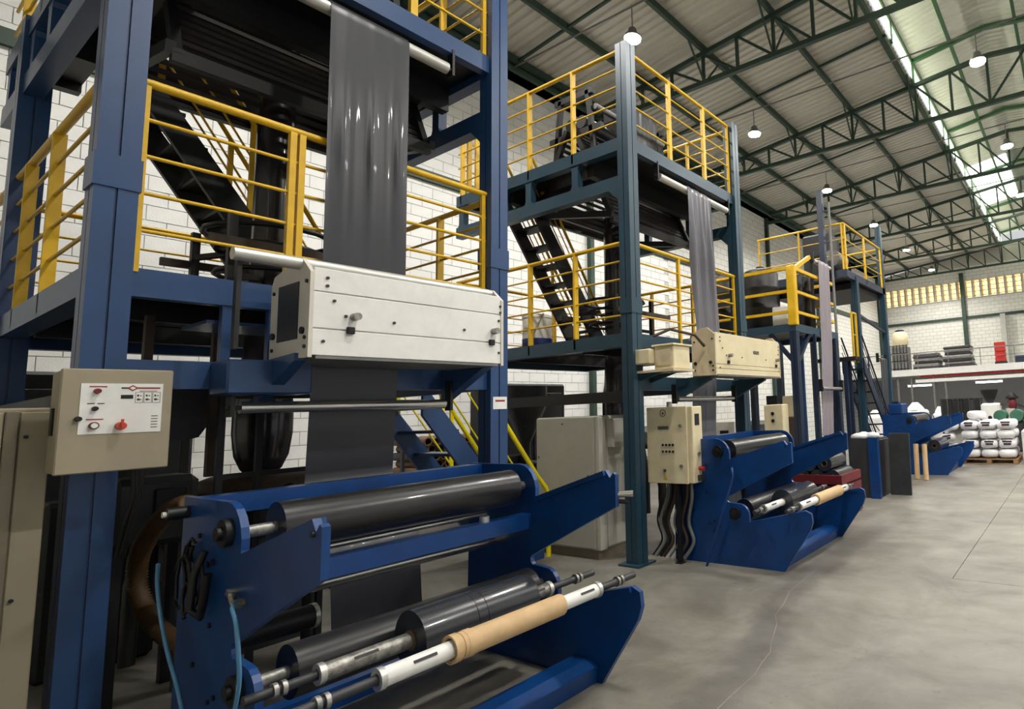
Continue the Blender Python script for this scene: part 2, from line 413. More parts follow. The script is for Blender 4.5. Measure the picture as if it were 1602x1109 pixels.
# purlins (run with the hall)
for i, x in enumerate((-9.6, -8.1, -6.4, -4.7, -3.12)):
    MB().box(x - .04, x + .04, -5, YB, ztop(x) + .04, ztop(x) + .19).build('purlin', 'truss_green', ceil)
for x in (.72, 2.3, 4., 5.7, 7.2):
    MB().box(x - .04, x + .04, -5, YB, ztop(x) + .04, ztop(x) + .19).build('purlin', 'truss_green', ceil)
for x in (-2.0, -.5): MB().box(x - .035, x + .035, -5, YB, LR - .24, LR - .12).build('purlin', 'lantern_green', ceil)
for x in (-3.0, .6): MB().box(x - .05, x + .05, -5, YB, LE - .12, LE).build('lantern_plate', 'lantern_green', ceil)
# mid-bay ties across the slope and thin conduit carrying the lamps
for k in range(6):
    y = 7.6 + 4.8 * k
    MB().bar((-9.7, y, ztop(-9.7) + .1), (-3., y, ztop(-3) + .1), .05, .05).build('sag_tie', 'truss_green', ceil)
for y in (2.8, 7.6, 12.2, 17.0, 21.6, 26.3, 31.4):
    MB().tube([(-9.8, y, 9.05), (-6.3, y, 9.03), (-1.1, y, 9.05), (5, y, 9.05)], .018, 6).build('conduit', 'grey_steel', ceil)
# lantern glazing between posts
glz = thing('window_2', None, None, (-2.95, 14, 9.9)); glz['kind'] = 'structure'
for xx, nm in ((-2.98, 0), (.58, 1)):
    for k in range(-1, 17):
        y0 = 2.8 + 2.0 * k - 2
        MB().add([(xx, y0 + .03, zroof(-2.95) - .02), (xx, y0 + 1.97, zroof(-2.95) - .02), (xx, y0 + 1.97, LE - .1), (xx, y0 + .03, LE - .1)], [(0, 1, 2, 3)]).build('window_pane', 'daylight_glass', glz)
        MB().box(xx - .03, xx + .03, y0 - .03, y0 + .03, zroof(-2.9) - .1, LE - .1).build('window_mullion', 'lantern_green', glz)

# roof trusses
TY = [5.2, 10.0, 14.8, 19.6, 24.4, 29.2, 34.0]
TN = ['green steel roof truss just above the nearest lamps, partly out of view', 'green steel roof truss nearest the camera crossing above the second tower',
      'second green roof truss, meeting the daylight strip beside the bright ridge lamp', 'third green roof truss, ending on the slim wall column',
      'fourth green roof truss, in front of the white glowing roof sheets', 'fifth green roof truss, against the amber lit roof',
      'last green roof truss, close in front of the back wall above the lattice window']
ZB = 8.7
for k, ty in enumerate(TY):
    t = thing('roof_truss', TN[k], 'truss', (XR, ty, ZB), 'green roof trusses')
    xs = [-9.9 + 8.7 * i / 10 for i in range(11)]; xs = xs + [2 * XR - x for x in reversed(xs[:-1])]
    MB().bar((-9.9, ty, ztop(-9.9)), (XR, ty, ztop(XR)), .1, .1).build('top_chord', 'truss_green', t)
    MB().bar((XR, ty, ztop(XR)), (7.5, ty, ztop(7.5)), .1, .1).build('top_chord', 'truss_green', t)
    MB().bar((-9.9, ty, ZB), (7.5, ty, ZB), .1, .1).build('bottom_chord', 'truss_green', t)
    for i, x in enumerate(xs):
        wv = .14 if i == 10 else .06
        MB().bar((x, ty, ZB), (x, ty, ztop(x)), wv, .06).build('vertical', 'truss_green', t)
        if i < len(xs) - 1:
            x2 = xs[i + 1]
            a, b = ((x, ztop(x)), (x2, ZB)) if i < 10 else ((x, ZB), (x2, ztop(x2)))
            MB().bar((a[0], ty, a[1]), (b[0], ty, b[1]), .05, .05).build('diagonal', 'truss_green', t)
    for x in (-8.1, -6.4, -4.7, -3.0):       # fly braces to the purlins
        for d in (-1, 1):
            MB().bar((x, ty + d * .6, ztop(x) + .05), (x, ty, ZB), .035, .035).build('brace', 'truss_green', t)
    # short lantern posts and rafters
    for x, x2 in ((-2.98, XR), (.58, XR)):
        MB().bar((x, ty, ztop(x)), (x, ty, LE - .1), .09, .09).build('lantern_post', 'lantern_green', t)
        MB().bar((x, ty, LE - .08), (x2, ty, LR - .1), .1, .1).build('lantern_rafter', 'lantern_green', t)
CN = ['slim green wall column under the nearest visible truss', 'slim green wall column behind the second tower', 'slim green wall column between the second and third towers',
      'slim green wall column beside the black barrels platform', 'slim green wall column behind the mast', 'slim green wall column far down the left wall', 'slim green wall column in the back left corner']
for k, ty in enumerate(TY):
    tag(MB().box(-9.99, -9.86, ty - .06, ty + .06, 0, 8.92).box(-9.99, -9.8, ty - .12, ty + .12, 0, .02).build('wall_column', 'truss_green'), CN[k], 'column', 'green wall columns')

# high-bay lamps
LAMPS = [(-6.4, 7.6, 'bright round high-bay lamp straight above the second tower corner post'),
         (-6.38, 12.2, 'bright round high-bay lamp just right of the second tower top rail'),
         (-6.36, 17.0, 'bright round high-bay lamp at the top of the tall mast'),
         (-6.26, 21.6, 'fourth high-bay lamp of the left row, right of the mast lamp'),
         (-6.2, 26.3, 'fifth high-bay lamp of the left row, in front of the amber lit roof'),
         (-6.17, 31.4, 'farthest high-bay lamp of the left row, under the last truss'),
         (-1.15, 7.6, 'unseen ridge high-bay lamp added above the aisle'),  # out of view, added for its light
         (-1.15, 12.2, 'largest bright ridge lamp hanging at the second truss peak'),
         (-1.08, 17.0, 'smaller bright ridge lamp hanging at the third truss peak'),
         (-1.1, 21.6, 'unseen third ridge lamp added beyond the right picture edge'),  # out of view too, there for the lighting
         (-6.4, 2.8, 'unseen high-bay lamp added above the nearest tower'), (-1.15, 2.8, 'unseen ridge lamp added above the camera'),  # from here on all lamps are unseen, added to light the hall
         (3.9, 2.8, 'unseen right row lamp added above the aisle near the camera'), (3.9, 7.6, 'unseen right row lamp added over the aisle'),
         (3.9, 12.2, 'unseen right row lamp added further along the aisle'), (3.9, 17., 'unseen right row lamp added near the pallets')]
for x, y, lb in LAMPS:
    z = 8.4
    t = thing('high_bay_lamp', lb, 'lamp', (x, y, z), 'high-bay lamps')
    MB().lathe((x, y, z), [(.04, .2), (.07, .19), (.09, .1), (.14, .06), (.16, 0.005)][::-1], 20).build('housing', 'grey_steel', t)
    MB().lathe((x, y, z), [(.145, -.03), (.15, .0)], 20).build('lens', 'lamp_glow', t)
    MB().cyl((x, y, z + .19), (x, y, 9.06), .012, 6).build('hanger', 'grey_steel', t)
    ld = bpy.data.lights.new('lamp_light', 'SPOT'); ld.energy = LAMP_W; ld.spot_size = math.radians(165); ld.spot_blend = .6
    ld.shadow_soft_size = .17; ld.color = (1., .97, .92)
    lo = bpy.data.objects.new('lamp_light', ld); COL.objects.link(lo); lo.parent = t; lo.location = (0, 0, -.06)

# ================================================================== TOWERS
def guardrail(t, p0, p1, zb, zt, posts, mt='yellow', rods=4, pw=.06, rr=.011, name='guardrail', endposts=()):
    """rail from p0 to p1 (x, y), part with its posts, top rail and rods; posts given as fractions"""
    P = lambda f, z: (p0[0] + (p1[0] - p0[0]) * f, p0[1] + (p1[1] - p0[1]) * f, z)
    g = MB().tube([P(0, zt), P(.5, zt), P(1, zt)], .024, 10).build(name, mt, t)
    for i in range(rods):
        z = zb + (zt - zb) * (i + 1) / (rods + 1)
        MB().tube([P(0, z), P(1, z)], rr, 6).build('rail_rod', mt, g)
    for f in posts:
        a = P(f, zb); alongx = abs(p1[0] - p0[0]) > abs(p1[1] - p0[1])
        hx, hy = (.014, pw / 2) if alongx else (.02, pw / 2)
        MB().box(a[0] - hx, a[0] + hx, a[1] - hy, a[1] + hy, zb - .12, zt - .01).build('rail_post', mt, g)
    for f in endposts:
        a = P(f, zb); MB().box(a[0] - .016, a[0] + .016, a[1] - .016, a[1] + .016, zb - .02, zt).build('rail_post', mt, g)
    return g
def cut_beam(t, x0, x1, y0, y1, z0, z1, mt, ups):
    """open web side beam: two chords and uprights with rounded openings"""
    MB().box(x0, x1, y0, y1, z0, z0 + .15).build('lower_chord', mt, t)
    MB().box(x0, x1, y0, y1, z1 - .15, z1).build('upper_chord', mt, t)
    for u in ups:
        r = .05; a, b = z0 + .15, z1 - .15
        MB().prism_y([(u - .05 - r, a), (u + .05 + r, a), (u + .05 + r * .3, a + r * .3), (u + .05, a + r), (u + .05, b - r), (u + .05 + r * .3, b - r * .3), (u + .05 + r, b),
                      (u - .05 - r, b), (u - .05 - r * .3, b - r * .3), (u - .05, b - r), (u - .05, a + r), (u - .05 - r * .3, a + r * .3)], y0 + .01, y1 - .01).build('web_upright', mt, t)
def channel_post(t, x0, y0, z1, mt, band, s=.16, base=True):
    """two channels welded toe to toe with an open seam down the middle of each face"""
    m = MB(); g = .005; c = y0 + s / 2; x1 = x0 + s; cx = (x0 + x1) / 2; q = .012
    m.box(x0 + q, x1 - q, y0 + q, y0 + s - q, 0, z1)
    m.box(x0, cx - g, y0, c - g, 0, z1).box(cx + g, x1, y0, c - g, 0, z1).box(x0, cx - g, c + g, y0 + s, 0, z1).box(cx + g, x1, c + g, y0 + s, 0, z1)
    p = m.build('post', mt, t)
    if band: MB().box(x0 - .008, x1 + .008, y0 - .008, y0 + s + .008, band, band + .17).build('collar', mt, p)
    if base: MB().box(x0 - .06, x1 + .06, y0 - .06, y0 + s + .06, 0, .02).build('base_plate', mt, p)
    return p
def tower(label, y0, W, mt, nrails, frails, band, dark='black_steel'):
    t = thing('extrusion_tower', label, 'tower', (-5.2, y0 + W / 2, 0), 'film extrusion towers')
    ya, yb = y0, y0 + W - .16
    XF, XB, XE = -4.21, -6.56, -7.25
    for x in (XF, XB):
        for y in (ya, yb): channel_post(t, x, y, 5.82 if x == XF else 4.72, mt, band if x == XF else None)
    # first deck
    for y in (ya + .02, yb + .02):
        MB().box(XE, XF, y, y + .12, 2.30, 2.45).build('deck_beam', mt, t)
    MB().box(XF + .01, XF + .09, ya + .16, yb, 2.30, 2.45).build('deck_beam', mt, t)
    MB().box(XE, XE + .1, ya + .14, yb + .02, 2.30, 2.45).build('deck_beam', mt, t)
    for a, b, c, d in ((XF + .01, -4.95, ya + .16, yb), (-6.05, XE + .1, ya + .16, yb), (-4.95, -6.05, ya + .16, ya + .72), (-4.95, -6.05, yb - .5, yb)):
        MB().box(min(a, b), max(a, b), c, d, 2.415, 2.44).build('deck_plate', dark, t)
    for x in (-4.9, -6.1):
        MB().box(x - .04, x + .04, ya + .14, yb + .02, 2.28, 2.41).build('deck_joist', dark, t)
    # second deck on open web beams
    for y in (ya + .02, yb + .02):
        xe = XE if y < ya + .1 else XB
        cut_beam(t, xe, XF, y, y + .1, 4.10, 4.70, mt, (-4.92, -5.75, -6.28, -7.15) if xe == XE else (-4.92, -5.75))
        for s2, xx in ((-1, XF - .02), ):
            MB().prism_y([(XF, 3.95), (XF, 4.1), (XF - .16, 4.1)], y, y + .1).build('gusset', mt, t)
    MB().box(XF + .04, XF + .12, ya + .16, yb, 4.55, 4.70).build('deck_beam', mt, t)
    MB().box(XE, XE + .1, ya + .12, ya + .42, 4.55, 4.70).build('deck_beam', dark, t)
    for x in (-4.75, -6.2):
        MB().box(x - .05, x + .05, ya + .12, yb + .02, 4.40, 4.62).build('deck_joist', dark, t)
    for a, b, c, d in ((XF + .02, -4.75, ya + .12, yb + .02), (-6.2, XE + .1, ya + .12, ya + .42), (-4.75, -6.2, ya + .12, ya + .62), (-4.75, -6.2, yb - .5, yb + .02)):
        MB().box(min(a, b), max(a, b), c, d, 4.62, 4.645).build('deck_plate', dark, t)
    # guardrails, two levels
    for zb, zt in ((2.45, 3.47), (4.70, 5.76)):
        fx = lambda x: (x - XF) / (XE - XF)
        guardrail(t, (XF, ya + .05), (XE, ya + .05), zb, zt, [fx(x) for x in nrails])
        xf_ = XE if zb < 3 else XB
        guardrail(t, (XF, yb + .11), (xf_, yb + .11), zb, zt, [(x - XF) / (xf_ - XF) for x in (-4.95, -5.74, xf_ + .05)])
        fy = lambda y: (y - ya - .16) / (yb - ya - .16)
        guardrail(t, (XF + .08, ya + .16), (XF + .08, yb), zb, zt, [fy(y) for y in frails[0 if zb < 3 else 1]], pw=.035 if zb < 3 else .055, endposts=(.008, .988))
        guardrail(t, (XE + .03, ya + .1), (XE + .03, yb + .1 if zb < 3 else ya + .42), zb, zt, [.3, .7])
    return t
TW1 = tower('nearest tall blue steel tower with yellow guardrails around two decks', .70, 2.40, 'blue', (-5.24, -6.01, -6.72), ((1.55, 1.60), (1.55, 2.3)), 2.83)
TW2 = tower('teal steel tower with two railed decks in the middle of the picture', 4.68, 2.50, 'teal', (-4.95, -5.74, -7.15), ((5.66, ), (5.57, 6.35)), 2.66)

# mid-height crossbeams of each tower
for t, y0, mt, W in ((TW1, .70, 'blue', 2.4), (TW2, 4.68, 'teal', 2.5)):
    MB().box(-4.2, -4.1, y0 + .16, y0 + W - .16, 1.82, 1.97).build('crossbeam', mt, t)
    MB().box(-6.5, -4.2, y0 + .04, y0 + .12, 1.70, 1.82).build('crossbeam', 'black_steel', t)
    MB().box(-6.5, -4.2, y0 + W - .12, y0 + W - .04, 1.82, 1.97).build('crossbeam', mt, t)
MB().bbox(-4.1, -3.86, 1.2, 1.6, 1.78, 1.97, .01).build('bracket_box', 'blue', TW1)
MB().prism_y([(-4.1, 1.97), (-3.6, 1.99), (-3.6, 1.95), (-4.1, 1.72)], 2.55, 2.62).build('bracket_arm', 'blue', TW1)
MB().prism_y([(-4.1, 1.97), (-3.6, 1.99), (-3.6, 1.95), (-4.1, 1.72)], 1.40, 1.46).build('bracket_arm', 'blue', TW1)
MB().prism_y([(-4.1, 1.95), (-3.6, 1.97), (-3.6, 1.93), (-4.1, 1.70)], 5.5, 5.56).build('bracket_arm', 'teal', TW2)
MB().prism_y([(-4.1, 1.95), (-3.6, 1.97), (-3.6, 1.93), (-4.1, 1.70)], 6.8, 6.86).build('bracket_arm', 'teal', TW2)
# small white sign on the far post of the nearest tower
MB().box(-4.05, -4.046, 2.96, 3.09, 1.66, 1.76).build('sign_plate', 'white_paint', TW1)
MB().box(-4.046, -4.045, 2.98, 3.07, 1.72, 1.735).build('sign_print', 'print_red', TW1)

# bubble collapsing frames, nip rollers and bubbles
def bubble_line(y0, W, tall, lb_frame, lb_bubble, lb_nip):
    yc = y0 + W / 2 + .05
    t = thing('collapsing_frame', lb_frame, 'slatted frame', (-5.45, yc, 3.7), 'slatted collapsing frames')
    for s in (-1, 1):
        lo = -5.45 + s * (.72 if s > 0 else .6); hi = -5.45 + s * .07; zl = 3.98 if s > 0 else 4.26; hh = 5.35 - zl
        fr = MB().bar((lo, yc - .82, zl), (hi, yc - .82, 5.35), .05, .07).build('side_rail', 'black_steel', t)
        MB().bar((lo, yc + .82, zl), (hi, yc + .82, 5.35), .05, .07).build('side_rail', 'black_steel', t)
        ns = 21 if s > 0 else 16
        for i in range(ns):
            f = (i + .4) / ns; x = lo + (hi - lo) * f; z = zl + hh * f
            MB().bar((x - s * .03, yc - .82, z), (x - s * .03, yc + .82, z), .02, .045, up=(hi - lo, 0, hh)).build('slat', 'slat_wood', fr)
        MB().bar((lo, yc - .85, zl), (lo, yc + .85, zl), .06, .09).build('bottom_bar', 'black_steel', t)
    for yy in (yc - .86, yc + .86):
        MB().bar((-5.45 - .62, yy, 4.28), (-5.45 + .75, yy, 4.02), .05, .08).build('cross_bar', 'black_steel', t)
        MB().bar((-4.8, yy, 4.50), (-6.2, yy, 4.50), .05, .1).build('mount_bar', 'black_steel', t)
    # nip unit on the upper deck
    n = thing('nip_unit', lb_nip, 'roller unit', (-5.45, yc, 4.645), 'nip units on the towers')
    for yy in (yc - .75, yc + .75):
        MB().bar((-5.85, yy, 4.645), (-5.7, yy, 5.85), .06, .06).bar((-5.05, yy, 4.645), (-5.2, yy, 5.85), .06, .06).bar((-5.9, yy, 5.3), (-4.95, yy, 5.3), .06, .08).bar((-5.8, yy, 5.83), (-5.1, yy, 5.83), .06, .08).build('stand', 'black_steel', n)
    for x, z, r, m_ in ((-5.56, 5.48, .09, 'rubber'), (-5.36, 5.48, .09, 'dark_steel'), (-5.1, 5.62, .04, 'grey_steel'), (-4.75, 5.0, .04, 'alu')):
        MB().cyl((x, yc - .72, z), (x, yc + .72, z), r, 18).build('roller', m_, n)
    MB().bbox(-5.75, -5.4, yc + .1, yc + .45, 5.87, 6.1, .03).build('motor', 'black_steel', n)
    MB().cyl((-5.6, yc + .45, 5.98), (-5.6, yc + .65, 5.98), .09, 14).build('gear_cap', 'dark_steel', n)
    for q in (-.72, .72): MB().bar((-4.75, yc + q, 4.645), (-4.75, yc + q, 5.05), .05, .05).build('roller_stand', 'black_steel', n)
    b = MB().lathe((-5.5, yc, 0), [(.1, 1.243), (.13, 1.28), (.17, 1.38), (.19, 1.55), (.19, 1.75), (.16, 2.0), (.135, 2.4), (.13, 3.2), (.13, 3.95), (.12, 4.3), (.06, 4.9)], 28).build('film_bubble', 'bubble')
    tag(b, lb_bubble, 'film bubble', 'black film bubbles')
    return t
bubble_line(.70, 2.40, 0, 'dark slatted wooden frame under the nearest tower upper deck, daylight between slats', 'black blown film bubble standing inside the nearest blue tower', 'black nip roller unit above the nearest tower upper deck')
bubble_line(4.68, 2.50, 0, 'dark slatted wooden frame under the teal tower upper deck', 'black blown film bubble standing inside the teal tower', 'black nip roller unit with motor on top of the teal tower')

# bubble cages (sizing baskets) on the first deck
def cage(y0, W, lb):
    yc = y0 + W / 2 + .05; t = thing('bubble_cage', lb, 'cage', (-5.5, yc, 2.44), 'bubble cages')
    for i in range(4):
        a = math.pi / 4 + i * math.pi / 2
        x, y = -5.5 + .52 * math.cos(a), yc + .52 * math.sin(a)
        MB().bar((x, y, 2.44), (x, y, 3.15), .05, .05).build('cage_post', 'black_steel', t)
    for z in (2.6, 2.8, 3.0, 3.12):
        pts = [(-5.5 + (.34 if z < 3.1 else .42) * math.cos(k * math.pi / 8), yc + (.34 if z < 3.1 else .42) * math.sin(k * math.pi / 8), z) for k in range(17)]
        MB().tube(pts, .02, 6).build('cage_hoop', 'black_steel', t)
    for z in (2.7, 2.95):
        for a in (math.pi / 4, 3 * math.pi / 4, 5 * math.pi / 4, 7 * math.pi / 4):
            MB().bar((-5.5 + .52 * math.cos(a), yc + .52 * math.sin(a), z), (-5.5 + .2 * math.cos(a), yc + .2 * math.sin(a), z + .05), .04, .04).build('cage_arm', 'black_steel', t)
    MB().bar((-4.95, yc - .55, 2.9), (-4.95, yc + .55, 2.9), .04, .06).build('cage_rail', 'brown_steel', t); MB().bar((-5.93, yc - .55, 2.9), (-5.93, yc + .55, 2.9), .04, .06).build('cage_rail', 'brown_steel', t)
    return t
cage(.70, 2.4, 'black steel bubble cage on the nearest tower first deck')
cage(4.68, 2.5, 'black steel bubble cage on the teal tower first deck')

# extruders with die head, barrel, hopper and motor under each first deck
def extruder(y0, W, lb, skin_):
    yc = y0 + W / 2 + .05; t = thing('extruder', lb, 'extruder', (-5.5, yc, 0), 'extruders under the towers')
    MB().lathe((-5.5, yc, 0), [(.3, .55), (.3, .85), (.22, .9), (.22, 1.05), (.2, 1.08)], 28).build('die_head', 'dark_steel', t)
    MB().lathe((-5.5, yc, 0), [(.36, 1.08), (.4, 1.1), (.4, 1.2), (.3, 1.24), (.15, 1.24)], 32).build('air_ring', 'brown_steel', t)
    MB().box(-5.75, -5.25, yc - .25, yc + .25, 0, .55).build('die_stand', 'black_steel', t)
    MB().cyl((-5.7, yc, .7), (-6.9, yc - .6, .85), .12, 18).build('barrel', 'dark_steel', t)
    MB().bbox(-7.4, -6.8, yc - 1.0, yc - .35, 0, 1.05, .03).build('gearbox', skin_, t)
    MB().lathe((-6.75, yc - .52, 0), [(.07, .9), (.07, 1.2), (.3, 1.75), (.3, 2.0)], 20).build('hopper', 'dark_steel', t)
    for i in range(5):
        f = .12 + i * .17; c = Vector((-5.7, yc, .7)).lerp(Vector((-6.9, yc - .6, .85)), f); d = Vector((-1.2, -.6, .15)).normalized()
        MB().cyl(c - d * .05, c + d * .05, .15, 18).build('heater_band', 'worn_alu', t)
    for a in range(4):
        q = a * math.pi / 2 + .1
        MB().tube([(-5.5 + .36 * math.cos(q), yc + .36 * math.sin(q), 1.14), (-5.5 + .6 * math.cos(q), yc + .6 * math.sin(q), 1.1), (-5.5 + .7 * math.cos(q), yc + .7 * math.sin(q), .6), (-5.5 + .7 * math.cos(q), yc + .7 * math.sin(q), .1)], .045, 8).build('air_hose', 'cable_black', t)
    return t
extruder(.70, 2.4, 'dark extruder with round die table inside the nearest blue tower', 'dark_steel')
extruder(4.68, 2.5, 'dark extruder with round die table inside the teal tower', 'dark_steel')
for lb, x0, x1, y0, y1, z0, z1 in (('black bulk added to fill the dark deep inside the nearest blue tower', -8.1, -7.5, .9, 2.1, 0, 2.15),
                                  ('low black bulk added to fill the dark between beige cabinet and foreground winder', -6.2, -5.9, .92, 1.5, 0, 1.15),
                                  ('black bulk added to fill the dark deep inside the teal tower', -8.1, -7.5, 5.5, 6.9, 0, 2.1)):
    t = thing('dark_bulk', lb, 'machine', ((x0 + x1) / 2, (y0 + y1) / 2, 0), 'added dark bulks')  # plain black bulks added to fill in the darkness in and under the towers
    MB().bbox(x0, x1, y0, y1, z0, z1, .03).build('casing', 'black_steel', t)
    MB().bbox(x1 - .005, x1 + .02, y0 + .1, (y0 + y1) / 2 - .03, z0 + .2, z1 - .15, .008).build('cover', 'dark_steel', t)
    MB().bbox(x1 - .005, x1 + .02, (y0 + y1) / 2 + .03, y1 - .1, z0 + .2, z1 - .15, .008).build('cover', 'dark_steel', t)
# blower housing and struts seen between control box and winder of the nearest tower
t = thing('blower', 'dark grey blower housing with chute behind the near control box', 'blower', (-5.0, 1.35, 0))
MB().bbox(-5.25, -4.9, 1.02, 1.42, .9, 1.32, .04).build('housing', 'dark_steel', t)
MB().bbox(-4.91, -4.88, 1.2, 1.36, 1.05, 1.25, .01).build('vent_plate', 'black_steel', t)
MB().prism_x([(1.05, 1.9), (1.6, 1.9), (1.4, 1.55), (1.15, 1.5)], -5.2, -4.92).build('chute', 'dark_steel', t)
for x, y in ((-5.2, 1.06), (-4.95, 1.06), (-5.2, 1.38), (-4.95, 1.38)): MB().box(x - .03, x + .03, y - .03, y + .03, 0, .95).build('leg', 'black_steel', t)
t = thing('strut_frame', 'slim black upright struts below the chrome idler roller', 'frame', (-4.6, 1.5, 0))
for x, y in ((-4.62, 1.42), (-4.62, 1.62), (-4.62, 2.0)): MB().bar((x, y, 0), (x, y, 1.82), .035, .035).build('strut', 'black_steel', t)
MB().bar((-4.62, 1.4, 1.8), (-4.62, 2.02, 1.8), .03, .03).build('strut_rail', 'black_steel', t)
MB().bar((-4.62, 1.42, 1.3), (-4.62, 2.0, 1.3), .03, .03).build('strut_rail', 'black_steel', t)

# stairs
def stair(lb, xn, xf, ytop, ztop_, ybot, zbot, n, mt, rail, cat='staircase', railboth=True, rh=.85, posts=True, group='steel stairs', rod=2, ext=0.):
    t = thing('staircase', lb, cat, ((xn + xf) / 2, (ytop + ybot) / 2, zbot), group)
    d = Vector((0, ybot - ytop, zbot - ztop_)); L = d.length
    for x in (xn, xf):
        MB().prism_x([(ytop, ztop_ + .02), (ybot + .08, zbot + .12), (ybot + .08, zbot), (ybot - .12, zbot), (ytop, ztop_ - .28)], x - .02, x + .02).build('stringer', mt, t)
    for i in range(n):
        f = (i + .7) / n; y = ytop + d.y * f; z = ztop_ + d.z * f
        MB().box(min(xn, xf) + .02, max(xn, xf) - .02, y - .09, y + .11, z - .05, z - .02).build('tread', mt, t)
    for x in ((xn, xf) if railboth else (xn,)):
        hr = MB().tube([(x, ytop, ztop_ + rh), (x, ybot, zbot + rh), (x, ybot + ext, zbot + rh - ext * 1.2)] + ([(x, ybot + ext + .03, zbot + rh - .06 - ext * 1.2), (x, ybot + ext + .04, zbot)] if posts else []), .026 if ext else .02, 8).build('handrail', rail, t)
        for k in range(rod):
            h = rh * (k + 1) / (rod + 1)
            MB().tube([(x, ytop, ztop_ + h), (x, ybot, zbot + h)], .009, 6).build('rail_rod', rail, hr)
        for f in (.15, .6):
            y = ytop + d.y * f; z = ztop_ + d.z * f
            MB().box(x - .012, x + .012, y - .02, y + .02, z - .1, z + rh).build('rail_post', rail, hr)
    return t
stair('blue stair with bright yellow handrails from the floor to the nearest tower deck', -5.32, -6.1, 3.12, 1.92, 4.46, .0, 8, 'blue', 'bright_yellow', rh=.92, ext=.12)
stair('dark stair between the two decks of the nearest blue tower', -6.0, -6.5, 1.15, 4.6, 2.5, 2.44, 9, 'black_steel', 'yellow', rh=.95, posts=False)
stair('dark stair with yellow rails between the two decks of the teal tower', -6.0, -6.5, 4.95, 4.6, 6.3, 2.44, 9, 'black_steel', 'yellow', rh=.5, posts=False)

# ================================================================== FILM WEBS
def web(name, lb, ycs, hw, path, amp, ph=0, wob=1., mtx='film'):
    """film sheet following (x, z, ycentre) points, rippled across its width"""
    m = MB(); n = 40; rows = []
    pts = []
    for i in range(len(path) - 1):
        a, b = path[i], path[i + 1]; L = math.hypot(a[0] - b[0], a[1] - b[1]); k = max(2, int(L / .05))
        for j in range(k): f = j / k; pts.append(tuple(a[q] + (b[q] - a[q]) * f for q in range(3)))
    pts.append(path[-1])
    v = []
    for side in (0, 1):
        for x, z, yc in pts:
            for j in range(n + 1):
                u = j / n * 2 - 1; A = amp(z)
                rip = A * (math.sin(u * 9 + ph + .7 * wob * math.sin(z * 1.7)) * .5 + math.sin(u * 17.3 + 1.3 * ph + .9 * wob * math.sin(z * 2.3 + 1)) * .35 + math.sin(u * 29 + wob * z * .8) * .15)
                v.append((x + rip - side * .0015, yc + u * hw, z))
    R = len(pts); N = n + 1
    f = [(r * N + j, r * N + j + 1, (r + 1) * N + j + 1, (r + 1) * N + j) for r in range(R - 1) for j in range(n)]
    m.add(v, [tuple(reversed(q)) for q in f] + [tuple(i + R * N for i in q) for q in f], True)
    return tag(m.build(name, mtx), lb, 'film', 'black film webs')
web('film_web', 'wide grey black film sheet hanging in front of the nearest blue tower', 0, .265,
    [(-4.12, 4.455, 1.975), (-4.085, 4.46, 1.975), (-4.06, 4.42, 1.975), (-4.06, 2.6, 1.98), (-4.08, 1.98, 1.95), (-4.12, 1.25, 1.95), (-3.82, .85, 1.97), (-3.76, .3, 1.97)],
    lambda z: .001 + .010 * max(0, 1 - abs(z - 3.4) / .6), .4, .04)
web('film_web', 'narrow rippled grey film sheet hanging in front of the teal tower', 0, .27,
    [(-4.12, 4.455, 6.1), (-4.085, 4.46, 6.1), (-4.06, 4.42, 6.1), (-4.06, 2.6, 6.2), (-4.08, 1.98, 6.1), (-4.12, 1.25, 6.1), (-3.82, .85, 6.1), (-3.76, .3, 6.1)],
    lambda z: .006 + .045 * max(0, 1 - abs(z - 3.5) / 1.0), 2.1, 1., 'film_light')
web('film_web', 'dark film panel hanging behind the rails on the teal tower upper deck', 0, .3, [(-4.76, 5.62, 5.75), (-4.73, 5.64, 5.75), (-4.71, 5.6, 5.75), (-4.7, 4.66, 5.75)], lambda z: .004, 1.0)
def roller_thing(lb, x, z, y0, y1, r, mt='alu', br=True, name='idler_roller'):
    t = thing(name, lb, 'roller', (x, (y0 + y1) / 2, z), 'idler rollers')
    MB().cyl((x, y0, z), (x, y1, z), r, 20).build('tube', mt, t)
    MB().cyl((x, y0 - .06, z), (x, y1 + .06, z), r * .35, 10).build('axle', 'dark_steel', t)
    if br:
        for y in (y0 - .05, y1 + .03): MB().box(x - .04, x + .03, y, y + .02, z - .05, z + .17).build('bracket', 'black_steel', t)
    return t
roller_thing('pale top roller carrying the film sheet of the nearest tower', -4.11, 4.41, 1.3, 2.57, .045)
roller_thing('pale roller under the slats further inside the nearest tower', -5.0, 4.56, 1.3, 1.85, .04)
roller_thing('pale top roller carrying the film sheet of the teal tower', -4.11, 4.41, 5.3, 6.85, .045)
roller_thing('short pale roller behind the film of the teal tower', -5.0, 4.3, 5.9, 6.7, .04)
roller_thing('shiny chrome idler roller below the white treater box', -3.98, 1.71, 1.3, 2.5, .033, 'chrome')
roller_thing('shiny idler roller behind the cream control box door', -3.98, 1.71, 5.35, 6.6, .033, 'chrome')

